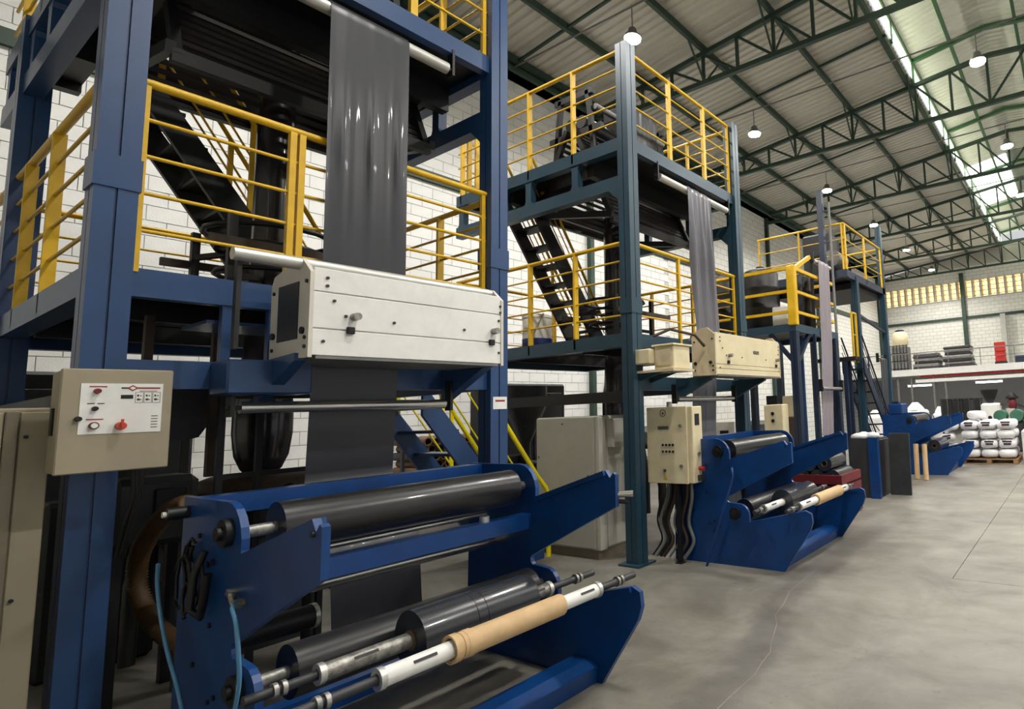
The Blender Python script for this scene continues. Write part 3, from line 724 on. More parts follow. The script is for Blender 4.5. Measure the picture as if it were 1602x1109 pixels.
# ================================================================== TREATER BOXES
def treater(lb, y0, y1, face, side, xb, seams, win=True, roller=True):
    t = thing('corona_treater', lb, 'machine box', (-3.7, (y0 + y1) / 2, 1.96), 'treater boxes')
    xf = -3.5; z0, z1 = 1.97, 2.46
    MB().box(xb, xf - .012, y0 + .02, y1 - .02, z0 + .01, z1 - .01).build('body', side, t)
    zs = [z0] + seams + [z1]
    for a, b in zip(zs[:-1], zs[1:]): MB().bbox(xf - .02, xf, y0 + .02, y1 - .02, a + .003, b - .003, .003).build('front_panel', face, t)
    for yy in (y0, y1 - .02):
        e = MB().prism_y([(xb, z0), (xf + .005, z0 - .01), (xf + .005, z1 - .03), (xf - .03, z1), (-3.6, z1 + .06), (-3.68, z1 + .06), (xb + .03, z1), (xb, z1 - .05)], yy, yy + .02).build('end_plate', side, t)
        if yy == y0:
            if win:
                MB().box(xb + .1, xf - .12, yy - .004, yy + .002, z0 + .1, z1 - .07).build('dark_window', 'dark_steel', e)
            for bx, bz in ((xf - .03, z0 + .05), (xf - .03, z1 - .08), (xb + .04, z0 + .06), (xb + .04, z1 - .1), (xf - .03, z0 + .1)):
                MB().cyl((bx, yy - .008, bz), (bx, yy + .002, bz), .011, 8).build('bolt', 'black_steel', e)
            for bx, bz in ((xf - .06, z0 + .14), (xb + .05, z0 + .14)):
                MB().cyl((bx, yy - .012, bz), (bx, yy + .002, bz), .02, 10).build('rubber_plug', 'black_steel', e)
    MB().box(xb - .02, xf, y0 + .04, y1 - .04, z0 - .015, z0).build('bottom_lip', 'grey_steel', t)
    W = y1 - y0
    for f, z in ((.07, 2.405), (.07, 2.36), (.10, 2.28), (.98, 2.385), (.98, 2.34), (.06, 2.05), (.97, 2.05), (.15, 2.2), (.37, 2.19), (.75, 2.19), (.97, 2.28)):
        MB().cyl((xf - .002, y0 + W * f, z), (xf + .006, y0 + W * f, z), .009, 8).build('bolt', 'dark_steel', t)
    for f in (.17, .92):
        MB().bbox(xf - .002, xf + .02, y0 + W * f - .02, y0 + W * f + .02, 2.10, 2.14, .004).build('square_knob', 'black_steel', t)
        MB().cyl((xf - .002, y0 + W * (f + .015), 2.2), (xf + .05, y0 + W * (f + .015), 2.2), .022, 12).build('latch_knob', 'worn_alu', t)
    if roller:
        r = MB().cyl((-3.62, y0 - .3, z1 + .03), (-3.62, y1 - .02, z1 + .03), .035, 18).build('top_roller', 'alu', t)
        MB().box(-3.68, -3.64, y0 - .27, y0 - .25, 2.0, z1 + .02).build('roller_bracket', 'black_steel', r)
    return t
treater('white corona treater box with three front panels on the nearest tower', 1.42, 2.64, 'white_paint', 'offwhite', -3.97, [2.12, 2.325])
t = treater('cream corona treater box mounted on the teal tower', 5.45, 7.1, 'cream', 'cream_dark', -3.82, [2.04, 2.09], False, False)
MB().box(-3.499, -3.497, 6.35, 6.5, 2.25, 2.29).build('name_plate', 'text_grey', t)
MB().tube([(-3.62, 5.42, 2.3), (-3.66, 5.3, 2.42), (-3.9, 5.15, 2.5), (-4.02, 5.0, 2.42)], .018, 8).build('feed_pipe', 'brown_steel', t)

# ================================================================== CONTROL BOXES
t = thing('control_box', 'beige control box with white button panel hung on the nearest tower post', 'control box', (-3.85, .78, 1.43))
MB().bbox(-3.93, -3.765, .605, .955, 1.435, 1.885, .006).build('housing', 'beige', t)
d = MB().bbox(-3.768, -3.745, .60, .96, 1.43, 1.89, .005).build('door', 'beige', t)
p = MB().box(-3.746, -3.7425, .66, .925, 1.60, 1.825).build('label_plate', 'white_paint', t)
F = -3.7425
def mark(y0, y1, z0, z1, m_): MB().box(F, F + .0008, y0, y1, z0, z1).build('print', m_, p)
mark(.685, .74, 1.808, 1.813, 'print_red'); mark(.682, .705, 1.733, 1.737, 'print_dark'); mark(.713, .735, 1.733, 1.737, 'print_dark'); mark(.682, .735, 1.662, 1.667, 'print_red')
mark(.785, .808, 1.801, 1.808, 'print_dark'); mark(.836, .915, 1.801, 1.808, 'print_red'); mark(.845, .905, 1.789, 1.792, 'print_red')
mark(.785, .825, 1.755, 1.773, 'cable_black')
MB().add([(F + .001, .803, 1.804), (F + .001, .822, 1.818), (F + .001, .841, 1.804), (F + .001, .822, 1.790)], [(0, 1, 2, 3)]).build('print', 'print_red', p)
MB().add([(F + .0018, .812, 1.804), (F + .0018, .822, 1.812), (F + .0018, .832, 1.804), (F + .0018, .822, 1.796)], [(0, 1, 2, 3)]).build('print', 'white_paint', p)
for i in range(3):
    y0 = .832 + i * .029
    for a, b, c, e in ((y0, y0 + .027, 1.784, 1.7855), (y0, y0 + .027, 1.736, 1.7375), (y0, y0 + .0015, 1.736, 1.785), (y0 + .0255, y0 + .027, 1.736, 1.785)): mark(a, b, c, e, 'text_grey')
    for q in range(2): mark(y0 + .006, y0 + .012 + .003 * q, 1.765 - q * .018, 1.774 - q * .018, 'print_dark'); mark(y0 + .015, y0 + .021, 1.767 - q * .018, 1.771 - q * .018, 'print_dark')
for i in range(5): mark(.89, .912, 1.672 - i * .013, 1.676 - i * .013, 'text_grey')
def knob(y, z, r, m_, L=.02, x=F): return MB().cyl((x - .001, y, z), (x + L, y, z), r, 14, r * .85).build('button', m_, t)
knob(.71, 1.79, .0125, 'red_dark'); knob(.706, 1.712, .011, 'cable_black'); knob(.658, 1.668, .012, 'cable_black'); knob(.706, 1.637, .013, 'white_paint')
MB().ring((F, .706, 1.637), (F + .014, .706, 1.637), .016, .0125, 16).build('button_ring', 'red_dark', t)
k = knob(.79, 1.632, .019, 'orange_red', .03); MB().bar((F + .03, .79, 1.62), (F + .03, .79, 1.662), .008, .012, up=(1, 0, 0)).build('knob_pointer', 'orange_red', k)
MB().box(-3.88, -3.84, .598, .606, 1.6, 1.72).build('side_hinge', 'black_steel', t)
for z in (1.5, 1.8): MB().box(-4.06, -3.92, .70, .86, z, z + .03).build('bracket', 'dark_steel', t)
for i, y in enumerate((.868, .88, .892)):
    MB().tube([(-3.86, y, 1.435), (-3.87, y + .01, 1.3), (-3.96, y + .008 * (i % 2), 1.15), (-4.03, y, 1.0)], .009, 6).build('cable', 'cable_black', t)

t = thing('electrical_cabinet', 'tall beige electrical cabinet left of the nearest tower post', 'cabinet', (-4.5, .2, 0))
MB().bbox(-5.0, -4.04, -.2, .63, 0, 1.73, .008).build('body', 'beige', t)
for a, b in ((-.19, .49), (.535, .628)):
    d = MB().bbox(-4.04, -4.02, a, b, .06, 1.71, .004).build('door', 'beige', t)
MB().bbox(-4.045, -4.012, .492, .533, .04, 1.715, .004).build('door_frame', 'beige_dark', t)
for z in (1.6, .9): MB().cyl((-4.02, .555, z), (-4.008, .555, z), .008, 8).build('screw', 'black_steel', t)
tag(MB().bbox(-5.0, -4.5, -.1, .3, 1.735, 2.05, .02).build('dark_case', 'black_steel'), 'black equipment case on top of the beige cabinet', 'equipment case')

t = thing('control_box', 'cream control box with push buttons on the teal tower post', 'control box', (-3.8, 5.05, .82))
MB().bbox(-4.08, -3.5, 4.955, 5.14, .82, 1.62, .008).build('housing', 'cream', t)
d = MB().bbox(-4.1, -3.56, 4.935, 4.957, .815, 1.625, .006).build('door', 'cream', t)
for i in range(4):
    for j in range(2):
        MB().cyl((-3.88 + i * .045, 4.936, 1.22 - j * .07), (-3.88 + i * .045, 4.925, 1.22 - j * .07), .013, 10).build('push_button', 'cable_black', d)
MB().box(-3.94, -3.80, 4.931, 4.936, 1.385, 1.42).build('display', 'text_grey', d)
MB().ring((-3.87, 4.93, 1.56), (-3.87, 4.937, 1.56), .04, .033, 16).build('emblem', 'text_grey', d)
MB().box(-3.88, -3.86, 4.93, 4.936, 1.545, 1.57).build('emblem_mark', 'text_grey', d)
for z in (1.42, 1.0): MB().cyl((-3.64, 4.936, z), (-3.64, 4.918, z), .018, 10).build('lock', 'worn_alu', d)
MB().cyl((-3.86, 4.936, .95), (-3.86, 4.92, .95), .016, 10).build('lock', 'brown_steel', d)
MB().add([(-3.89, 4.934, .85), (-3.83, 4.934, .85), (-3.86, 4.934, .905)], [(0, 1, 2)]).build('warning_label', 'yellow', d)
MB().box(-3.5, -3.496, 5.0, 5.08, 1.42, 1.54).build('side_socket', 'black_steel', t)
MB().cyl((-3.5, 5.05, 1.12), (-3.485, 5.05, 1.12), .02, 10).build('side_lock', 'worn_alu', t)
MB().cyl((-3.5, 5.06, .97), (-3.44, 5.06, .96), .022, 10).build('side_plug', 'red', t)
MB().box(-3.5, -3.45, 5.02, 5.12, .84, .9).build('side_plug', 'dark_steel', t)
MB().cyl((-3.87, 5.05, 1.62), (-3.87, 5.05, 1.68), .03, 10).build('lifting_eye', 'worn_alu', t)
MB().box(-4.12, -4.0, 5.14, 5.2, 1.0, 1.5).build('bracket', 'teal', t)
t = thing('hose_bundle', 'tangle of cables and hoses below the cream control box', 'cables', (-3.95, 5.1, 0))
for i in range(9):
    x = -4.0 + i * .05; s = random.uniform(-.1, .1)
    MB().tube(smooth([(x, 5.04, .83), (x + s * .4, 5.05, .65), (x - .05 + s, 5.06, .4), (x + s, 5.07, .2), (x - .1 + s, 5.03, .03)], 6), random.choice((.01, .014, .02)), 6).build('cable', ('cable_black', 'brown_steel', 'grey_steel')[i % 3], t)
t = thing('stake', 'thin black upright bar standing between teal post and blue winder', 'bar', (-3.72, 4.97, 0))
MB().box(-3.74, -3.70, 4.95, 4.99, 0, .82).build('shaft', 'black_steel', t); MB().box(-3.76, -3.68, 4.93, 5.01, 0, .01).build('foot', 'black_steel', t)
# small cream junction boxes on teal post
t = thing('junction_box', 'small stepped cream transformer box high on the teal tower post', 'junction box', (-3.85, 4.85, 2.0))
MB().bbox(-3.86, -3.6, 4.8, 5.1, 2.02, 2.27, .01).build('large_case', 'cream', t); MB().bbox(-4.06, -3.86, 4.72, 4.95, 2.09, 2.25, .01).build('small_case', 'cream', t)
MB().bbox(-3.88, -3.58, 4.78, 5.12, 2.27, 2.29, .005).build('lid', 'cream', t); MB().box(-4.08, -3.56, 4.74, 5.12, 1.995, 2.02).build('shelf', 'cream_dark', t)
MB().bbox(-3.84, -3.63, 4.792, 4.802, 2.06, 2.23, .003).build('cover_plate', 'cream_dark', t)
for y in (4.78, 5.02): MB().prism_y([(-4.1, 1.9), (-4.1, 2.0), (-3.7, 2.0)], y, y + .02).build('shelf_bracket', 'teal', t)

t = thing('switch_cabinet', 'large grey floor cabinet between the blue and teal towers', 'cabinet', (-5.1, 4.9, 0))
MB().bbox(-5.6, -4.62, 4.7, 5.2, .1, 1.56, .01).build('body', 'cab_grey', t); MB().box(-5.58, -4.64, 4.72, 5.18, 0, .1).build('plinth', 'beige_dark', t)
MB().bbox(-5.59, -4.66, 4.685, 4.702, .12, 1.55, .004).build('door', 'cab_grey', t)
MB().bbox(-4.622, -4.6, 4.71, 4.82, .1, 1.55, .005).build('side_panel', 'cab_side', t); MB().bbox(-4.622, -4.61, 4.84, 5.18, .12, 1.54, .004).build('side_panel', 'cab_side', t)
MB().bbox(-4.61, -4.5, 4.84, 5.1, 1.2, 1.52, .008).build('side_hood', 'cab_side', t)
for x, z in ((-5.15, 1.48), (-5.55, 1.1), (-4.75, .9), (-5.1, .3)): MB().cyl((x, 4.687, z), (x, 4.68, z), .01, 8).build('screw', 'brown_steel', t)

# ================================================================== WINDERS
def arc(cx, cz, r, a0, a1, n=6): return [(cx + r * math.cos(math.radians(a0 + (a1 - a0) * i / n)), cz + r * math.sin(math.radians(a0 + (a1 - a0) * i / n))) for i in range(n + 1)]
PLATE = ([(-3.88, 0), (-3.86, 1.27)] + arc(-3.32, 1.10, .17, 90, -10) + [(-3.15, 1.06), (-2.52, 1.245), (-2.485, 1.20), (-2.46, 1.23), (-2.44, 1.22), (-2.44, 1.03), (-2.80, .865), (-3.17, .69)]
         + arc(-3.17, .655, .035, 100, 250, 4)[1:] + arc(-3.06, .50, .115, 88, 0, 5) + [(-2.945, .44), (-2.33, .585), (-2.27, .56), (-2.26, .48), (-2.29, .40), (-2.58, 0)])
def winder(lb, ya, yb, dx=0., mt='windup_blue'):
    t = thing('film_winder', lb, 'winder', (-3.1 + dx, (ya + yb) / 2, 0), 'blue film winders')
    for y, s in ((ya, 1), (yb, -1)):
        pl = MB().prism_y([(x + dx, z) for x, z in PLATE], min(y, y + s * .03), max(y, y + s * .03)).build('side_plate', mt, t)
        # thick flange along the arms
        for a, b in (((-3.15, 1.045), (-2.52, 1.23)), ((-2.945, .425), (-2.33, .57))):
            MB().bar((a[0] + dx, y + s * .035, a[1]), (b[0] + dx, y + s * .035, b[1]), .03, .03).build('arm_flange', mt, pl)
        out = y - s * .001
        for cx, cz, r in ((-3.28, 1.14, .062), (-3.1, .52, .062)):
            MB().cyl((cx + dx, out - s * .03, cz), (cx + dx, out + s * .002, cz), r, 18).build('bearing', 'black_steel', pl)
            MB().cyl((cx + dx, out - s * .05, cz), (cx + dx, out - s * .03, cz), r * .5, 14).build('bearing_cap', 'black_steel', pl)
        for i, (bx, bz) in enumerate(((-3.5, .98), (-3.44, 1.0), (-3.56, .93), (-3.62, 1.1), (-3.45, .72), (-3.62, .52), (-3.42, .40), (-3.36, .43), (-3.30, .38), (-3.36, .34), (-2.5, 1.19))):
            MB().cyl((bx + dx, out - s * .008, bz), (bx + dx, out + s * .002, bz), .012, 8).build('bolt', 'black_steel', pl)
    yi, yj = ya + .03, yb - .03
    def drum(cx, cz, r, nm, mtx):
        d = MB().cyl((cx + dx, yi + .14, cz), (cx + dx, yj - .1, cz), r, 32).build(nm, mtx, t)
        MB().cyl((cx + dx, yi, cz), (cx + dx, yj, cz), .028, 14).build('drum_shaft', 'worn_alu', d)
        return d
    drum(-3.28, 1.13, .115, 'upper_drum', 'rubber'); drum(-3.1, .52, .115, 'lower_drum', 'rubber')
    MB().box(-3.84 + dx, -3.72 + dx, yi, yj, 1.17, 1.265).build('back_beam', mt, t)
    MB().box(-3.29 + dx, -3.19 + dx, yi, yj, .855, .95).build('front_beam', mt, t)
    MB().cyl((-3.33 + dx, yi, .985), (-3.33 + dx, yj - .25, .985), .018, 12).build('guide_rod', 'chrome', t)
    MB().cyl((-3.24 + dx, yj - .32, .95), (-3.24 + dx, yj - .32, .985), .03, 14).build('limit_stop', 'alu', t)
    MB().cyl((-3.46 + dx, yi, .78), (-3.46 + dx, yj, .78), .035, 16).build('idler', 'chrome', t)
    MB().cyl((-3.56 + dx, yi, .6), (-3.56 + dx, yi + .42, .6), .06, 16).build('drive_motor', 'black_steel', t)
    MB().cyl((-3.56 + dx, yi + .42, .6), (-3.56 + dx, yi + .44, .6), .063, 16).build('motor_ring', 'alu', t)
    MB().prism_y([(-2.62 + dx, 0), (-2.60 + dx, .10), (-2.68 + dx, .13), (-2.80 + dx, .13), (-2.82 + dx, 0)], yi, yj).build('front_sill', mt, t)
    MB().box(-3.85 + dx, -3.75 + dx, yi, yj, .0, .12).build('back_sill', mt, t)
    return t
winder('large dark blue film winder in the foreground of the nearest tower', 1.06, 2.66)
winder('dark blue film winder in front of the teal tower', 5.10, 6.68)
winder('far dark blue film winder beside the pallet of white sacks', 12.55, 14.1, .1)
# fittings on the near plate of the foreground winder: valve, blue air lines, cables
t = thing('air_line', 'light blue air hose from the brass valve on the foreground winder plate', 'air hose', (-3.05, 1.02, .9))
MB().tube(smooth([(-3.12, 1.045, .875), (-3.03, 1.0, .87), (-2.96, .99, .83), (-2.92, .99, .72), (-2.93, 1.0, .6), (-3.0, 1.01, .45), (-3.08, 1.02, .3)], 6), .008, 8).build('hose', 'cable_blue', t)
MB().tube([(-3.2, 1.04, .895), (-3.16, 1.035, .9), (-3.1, 1.03, .86)], .014, 8).build('valve', 'chrome', t)
MB().cyl((-3.155, 1.02, .91), (-3.155, 1.06, .91), .014, 10).build('valve_body', 'chrome', t)
MB().cyl((-3.1, 1.02, .865), (-3.1, 1.06, .865), .02, 10).build('fitting', 'worn_alu', t)
tag(MB().tube(smooth([(-3.95, 1.0, .95), (-3.86, .98, .86), (-3.8, .985, .72), (-3.7, .99, .58), (-3.58, 1.0, .44), (-3.52, 1.01, .3), (-3.5, 1.02, .05)], 6), .008, 8).build('air_line', 'cable_blue'), 'long pale blue air hose hanging over the left edge of the foreground winder', 'air hose')
t = thing('cable_loops', 'black cable loops tied to the foreground winder plate', 'cables', (-3.6, 1.03, .9))
for i in range(7):
    cx, cz, r = -3.7 + .07 * (i % 4), .98 - .05 * (i // 2), .05 + .02 * (i % 3)
    MB().tube([(cx + r * math.cos(k * .7 + i), 1.04 - .006 * i, cz + 1.6 * r * math.sin(k * .7 + i)) for k in range(8)], .007, 6).build('cable', 'cable_black', t)
MB().tube([(-3.46, 1.03, 1.05), (-3.47, 1.0, .95), (-3.5, 1.0, .8), (-3.47, 1.03, .76), (-3.42, 1.02, .82), (-3.38, 1.02, .96)], .016, 8).build('cable', 'cable_black', t)
MB().cyl((-3.8, 1.06, 1.2), (-3.8, .98, 1.2), .03, 10).build('switch', 'black_steel', t)
MB().cyl((-3.8, .98, 1.2), (-3.8, .965, 1.2), .014, 10).build('switch_cap', 'white_paint', t)
# corrugated brown duct
pts = [(-4.02, 1.12, 1.22), (-4.2, 1.1, 1.18), (-4.45, 1.08, 1.03), (-4.6, 1.08, .86), (-4.6, 1.1, .68), (-4.42, 1.13, .54), (-4.1, 1.18, .46), (-3.8, 1.25, .45)]
m = MB(); sp = smooth(pts, 20); m.tube(sp, lambda f: .04 + .007 * (1 if round(f * (len(sp) - 1)) % 2 else -1), 14)
tag(m.build('corrugated_duct', 'hose_brown'), 'brown corrugated air duct curving beside the foreground winder', 'air duct')
# cranked lever bar leaning on the second winder
tag(MB().tube([(-3.1, 5.06, .98), (-3.06, 5.0, .97), (-3.05, 4.99, .9), (-3.4, 4.98, .0)], .014, 8).build('lever_bar', 'windup_blue'), 'thin blue bar leaning against the second winder plate', 'bar')
# black limit bracket on far arm of the foreground winder
t = thing('arm_clamp', 'small chrome clamp on the far raised arm tip of the foreground winder', 'clamp', (-2.44, 2.7, 1.05))
MB().cyl((-2.46, 2.66, 1.1), (-2.38, 2.72, 1.1), .02, 10).build('pin', 'chrome', t); MB().cyl((-2.46, 2.66, 1.06), (-2.40, 2.7, 1.05), .014, 8).build('pin', 'black_steel', t)

# ------------------------------------------------------------------ shafts, rolls and cores
def shaft(lb, x, z, y0, y1, s0, s1, slv, rs=.038, group='winding shafts'):
    t = thing('winding_shaft', lb, 'shaft', (x, (y0 + y1) / 2, z), group)
    MB().cyl((x, y0, z), (x, y1, z), .02, 14).build('journal', 'dark_steel', t)
    s = MB().cyl((x, s0, z), (x, s1, z), rs, 22).build('sleeve', slv, t)
    for q in (s0, s1): MB().ring((x, q - .012, z), (x, q + .012, z), rs + .006, .024, 20).build('collar', 'alu', s)
    for y in (y0 + .1, y0 + .13, y1 - .12, y1 - .15): MB().cyl((x, y - .008, z), (x, y + .008, z), .03, 14).build('stop_ring', 'worn_alu', t)
    a = math.radians(35)
    for y in (s0 + .17, s1 - .1):
        c = Vector((x + math.cos(a) * rs, y, z + math.sin(a) * rs))
        MB().bar(c - Vector((0, .05, 0)), c + Vector((0, .05, 0)), .012, .006, up=(math.cos(a), 0, math.sin(a))).build('key_slot', 'black_steel', s)
    return t
def film_roll(lb, x, z, y0, y1, ro, ri=.045, bands=()):
    t = thing('film_roll', lb, 'film roll', (x, (y0 + y1) / 2, z - ro), 'black film rolls')
    ys = [y0] + list(bands) + [y1]
    for a, b in zip(ys[:-1], ys[1:]): MB().ring((x, a + .0015, z), (x, b - .0015, z), ro, ri, 48).build('wound_film', 'film_roll', t)
    MB().ring((x, y0 - .006, z), (x, y1 + .006, z), ri, .039, 24).build('core', 'kraft_dark', t)
    return t
def core_tube(lb, p0, p1, ro=.05, ri=.041, mtx='kraft', group='cardboard cores'):
    t = thing('cardboard_core', lb, 'cardboard tube', p0, group)
    MB().ring(p0, p1, ro, ri, 24).build('tube', mtx, t)
    return t
shaft('worn silver winding shaft through the black film roll on the foreground winder', -2.83, .56, .98, 2.82, 1.24, 2.45, 'worn_alu')
film_roll('black film roll lying on the foreground winder', -2.83, .56, 1.62, 2.28, .135, bands=(1.90, 1.955))
shaft('pale slotted winding shaft through the kraft core, foreground winder front', -2.48, .585, .98, 2.82, 1.3, 2.5, 'white_paint')
core = core_tube('long kraft cardboard core on the foreground winder front shaft', (-2.48, 1.6, .585), (-2.48, 2.23, .585), .056, .0465)
for y, r in ((1.595, .062), (1.64, .059), (1.66, .0605)): MB().ring((-2.48, y, .585), (-2.48, y + .035, .585), r, .0555, 24).build('tape_wrap', 'kraft', core)
shaft('pale slotted winding shaft through the black roll on the second winder', -2.83, .56, 5.0, 6.86, 5.2, 6.45, 'white_paint')
film_roll('black film roll lying on the second winder', -2.83, .56, 5.62, 6.32, .13)
shaft('pale slotted winding shaft through the kraft core on the second winder', -2.48, .585, 5.0, 6.86, 5.28, 6.6, 'white_paint')
core_tube('short kraft cardboard core on the second winder front shaft', (-2.48, 5.7, .585), (-2.48, 6.4, .585), .06, .0465)

# short posts under the first deck of the nearest tower
for y in (1.27, 1.49): MB().box(-4.18, -4.13, y - .022, y + .022, 1.97, 2.30).build('short_post', 'blue', TW1)
for y in (1.1, 1.42): MB().box(-4.8, -4.75, y - .02, y + .02, 1.3, 2.30).build('short_post', 'brown_steel', TW1)
MB().box(-4.6, -4.2, 1.2, 1.6, 2.2, 2.22).build('tray', 'blue', TW1)
# white and blue plastic drum on the teal tower deck
t = thing('plastic_drum', 'white plastic drum with dark blue base on the teal tower first deck', 'drum', (-6.0, 5.05, 2.45))
MB().lathe((-6.0, 5.05, 2.44), [(.18, 0), (.19, .02), (.19, .14)], 24).build('base', 'plastic_blue', t)
MB().lathe((-6.0, 5.05, 2.44), [(.185, .14), (.185, .4), (.17, .43)], 24).build('barrel', 'offwhite', t)
MB().lathe((-6.0, 5.05, 2.44), [(.19, .41), (.19, .44), (.16, .46)], 24).build('lid', 'offwhite', t)
MB().tube([(-5.82, 5.0, 2.9), (-5.85, 4.9, 2.7), (-5.9, 4.84, 2.5)], .012, 6).build('strap', 'beige', t)

ORD = ('first', 'second', 'third', 'fourth', 'fifth', 'sixth', 'seventh', 'eighth')
# stacked core tubes against the wall, seen through the handrails
k = 0
for r in range(7):
    for c in range(8 - (r % 2)):
        y = 5.15 + c * .135 + (.067 if r % 2 else 0); z = .56 + r * .117; dxx = random.uniform(-.03, .03)
        t = thing('stacked_core', 'hollow core tube, %s from left in %s row of stack behind yellow stair' % (ORD[c], ORD[r]), 'cardboard tube', (-8.6 + dxx, y, z), 'stacked cores by the wall')
        MB().ring((-8.6 + dxx, y, z), (-9.5 + dxx, y, z), .066, .05, 12).build('tube', 'kraft_dark' if (r * 3 + c) % 4 else 'dark_steel', t)
t = thing('core_rack', 'low steel rack carrying the stack of core tubes', 'rack', (-9.05, 5.6, 0))
MB().box(-9.5, -8.62, 5.05, 6.25, .44, .49).build('shelf', 'dark_steel', t)
for x in (-9.45, -8.7):
    for y in (5.08, 6.22): MB().box(x - .03, x + .03, y - .03, y + .03, 0, .44).build('leg', 'dark_steel', t)
for y in (5.02, 6.28): MB().box(-9.1, -9.04, y - .02, y + .02, .44, 1.5).build('side_stake', 'dark_steel', t)

# ================================================================== THIRD AND FOURTH TOWERS
t = T3 = thing('platform_tower', 'third tower with thick yellow rails and black barrels on its deck', 'tower', (-5.1, 10.0, 0), 'film extrusion towers')
for x in (-4.2, -6.1):
    for y in (8.95, 10.85): channel_post(t, x, y, 2.85, 'dark_blue', None, .13)
for y in (8.95, 10.88): MB().box(-6.3, -4.07, y, y + .1, 2.84, 2.98).build('deck_beam', 'teal', t)
for x in (-4.17, -6.3): MB().box(x, x + .1, 9.05, 10.88, 2.84, 2.98).build('deck_beam', 'teal', t)
MB().box(-6.2, -4.17, 9.05, 10.88, 2.93, 2.96).build('deck_plate', 'black_steel', t)
for a, b in (((-4.12, 9.05, 2.3), (-4.12, 9.6, 2.84)), ((-4.6, 9.0, 2.84), (-4.14, 9.0, 2.3))): MB().bar(a, b, .07, .07).build('knee_brace', 'dark_blue', t)
for (p0, p1) in (((-4.12, 9.0), (-6.25, 9.0)), ((-4.12, 9.0), (-4.12, 10.9)), ((-4.12, 10.9), (-6.25, 10.9))):
    g = MB().bar((p0[0], p0[1], 3.98), (p1[0], p1[1], 3.98), .06, .06).build('guardrail', 'yellow', t)
    for z in (3.57, 3.2): MB().bar((p0[0], p0[1], z), (p1[0], p1[1], z), .05, .05).build('rail_rod', 'yellow', g)
MB().bbox(-4.2, -4.04, 8.93, 9.05, 2.95, 4.01, .015).build('corner_post', 'yellow', t)
MB().bar((-4.3, 9.3, 3.98), (-4.15, 9.9, 4.35), .07, .07).build('swing_arm', 'yellow', t)
MB().box(-4.17, -4.09, 10.5, 10.62, 2.6, 4.0).build('corner_post', 'yellow', t)
ms = thing('mast', 'tall slim dark mast with pale pipe between third and fourth towers', 'mast', (-4.5, 11.6, 0))
MB().box(-4.57, -4.45, 11.5, 11.62, 0, 6.25).build('column', 'dark_blue', ms); MB().box(-4.65, -4.37, 11.42, 11.7, 0, .02).build('base_plate', 'dark_blue', ms)
MB().cyl((-4.36, 11.68, 0), (-4.36, 11.68, 6.0), .03, 12).build('pipe', 'grey_steel', ms)
for z in (1.3, 3.3, 4.2, 5.1, 5.8): MB().bar((-4.5, 11.6, z), (-4.36, 11.68, z), .03, .03).build('pipe_clamp', 'dark_steel', ms)
for i, (x, y, r) in enumerate(((-5.0, 9.5, .34), (-5.8, 9.5, .34), (-5.5, 10.4, .36), (-4.6, 10.35, .24))):
    names = ('black barrel nearest the yellow corner on the third tower deck', 'black barrel at the outer end of the third tower deck', 'black barrel at the back of the third tower deck', 'smaller black barrel beside the film on the third tower')
    b = thing('barrel', names[i], 'barrel', (x, y, 2.96), 'black barrels on the third tower')
    MB().lathe((x, y, 2.96), [(r * .96, 0), (r, .03), (r, .4), (r * 1.03, .42), (r, .44), (r, .8), (r * 1.03, .82), (r, .84), (r, 1.1), (r * .9, 1.16), (r * .5, 1.2)], 22).build('body', 'black_steel', b)
    MB().cyl((x, y, 4.15), (x, y, 4.22), .08, 12).build('cap', 'dark_steel', b)
tag(MB().bbox(-4.62, -4.3, 9.16, 9.26, 3.0, 3.35, .02).build('white_carton', 'white_paint'), 'white carton leaning behind the third tower yellow corner rail', 'carton')
web('film_web', 'narrow mauve grey film sheet hanging from the third tower', 0, .28, [(-4.12, 4.335, 10.4), (-4.07, 4.34, 10.4), (-4.05, 4.3, 10.4), (-4.05, 2.6, 10.3), (-4.05, 1.0, 10.1)], lambda z: .012, 1.0, .2, 'film_mauve')
roller_thing('pale roller at the head of the third tower film', -4.1, 4.29, 9.98, 10.8, .04)
roller_thing('chrome idler roller crossing the third tower film', -3.98, 1.85, 9.75, 10.7, .035, 'chrome')
for y in (10.0, 10.78): MB().bar((-4.16, y, 2.96), (-4.16, y, 4.4), .05, .05).build('roller_post', 'black_steel', T3)
for y in (9.7, 10.72): MB().bar((-4.05, y, 1.72), (-4.05, y, 2.85), .04, .05).build('roller_post', 'dark_blue', T3)
MB().bar((-4.35, 9.75, 0), (-4.35, 9.75, 2.85), .06, .06).build('inner_post', 'blue', T3)
# control cabinets under the third tower
t = thing('control_box', 'cream control cabinet with black lamps under the third tower', 'control box', (-4.4, 8.75, 0))
MB().bbox(-4.6, -4.25, 8.62, 8.85, .5, 1.6, .01).build('housing', 'cream', t); MB().box(-4.5, -4.35, 8.7, 8.8, 0, .5).build('pedestal', 'dark_steel', t)
for z in (1.45, 1.33): MB().cyl((-4.43, 8.62, z), (-4.43, 8.6, z), .03, 10).build('pilot_lamp', 'cable_black', t)
MB().box(-4.55, -4.35, 8.64, 8.8, 1.6, 1.75).build('beacon_box', 'black_steel', t)
t = thing('control_box', 'white control cabinet with dark screen right of the teal tower', 'control box', (-5.2, 8.4, 0))
MB().bbox(-5.4, -5.0, 8.3, 8.6, .3, 1.35, .01).build('housing', 'offwhite', t); MB().box(-5.28, -5.12, 8.28, 8.3, 1.05, 1.2).build('screen', 'black_steel', t); MB().box(-5.3, -5.1, 8.35, 8.55, 0, .3).build('pedestal', 'dark_steel', t)
MB().cyl((-5.2, 8.3, .92), (-5.2, 8.285, .92), .025, 10).build('button', 'cable_black', t)
t = thing('machine_column', 'tan and rust machine column behind the third tower post', 'machine', (-4.5, 9.9, 0))
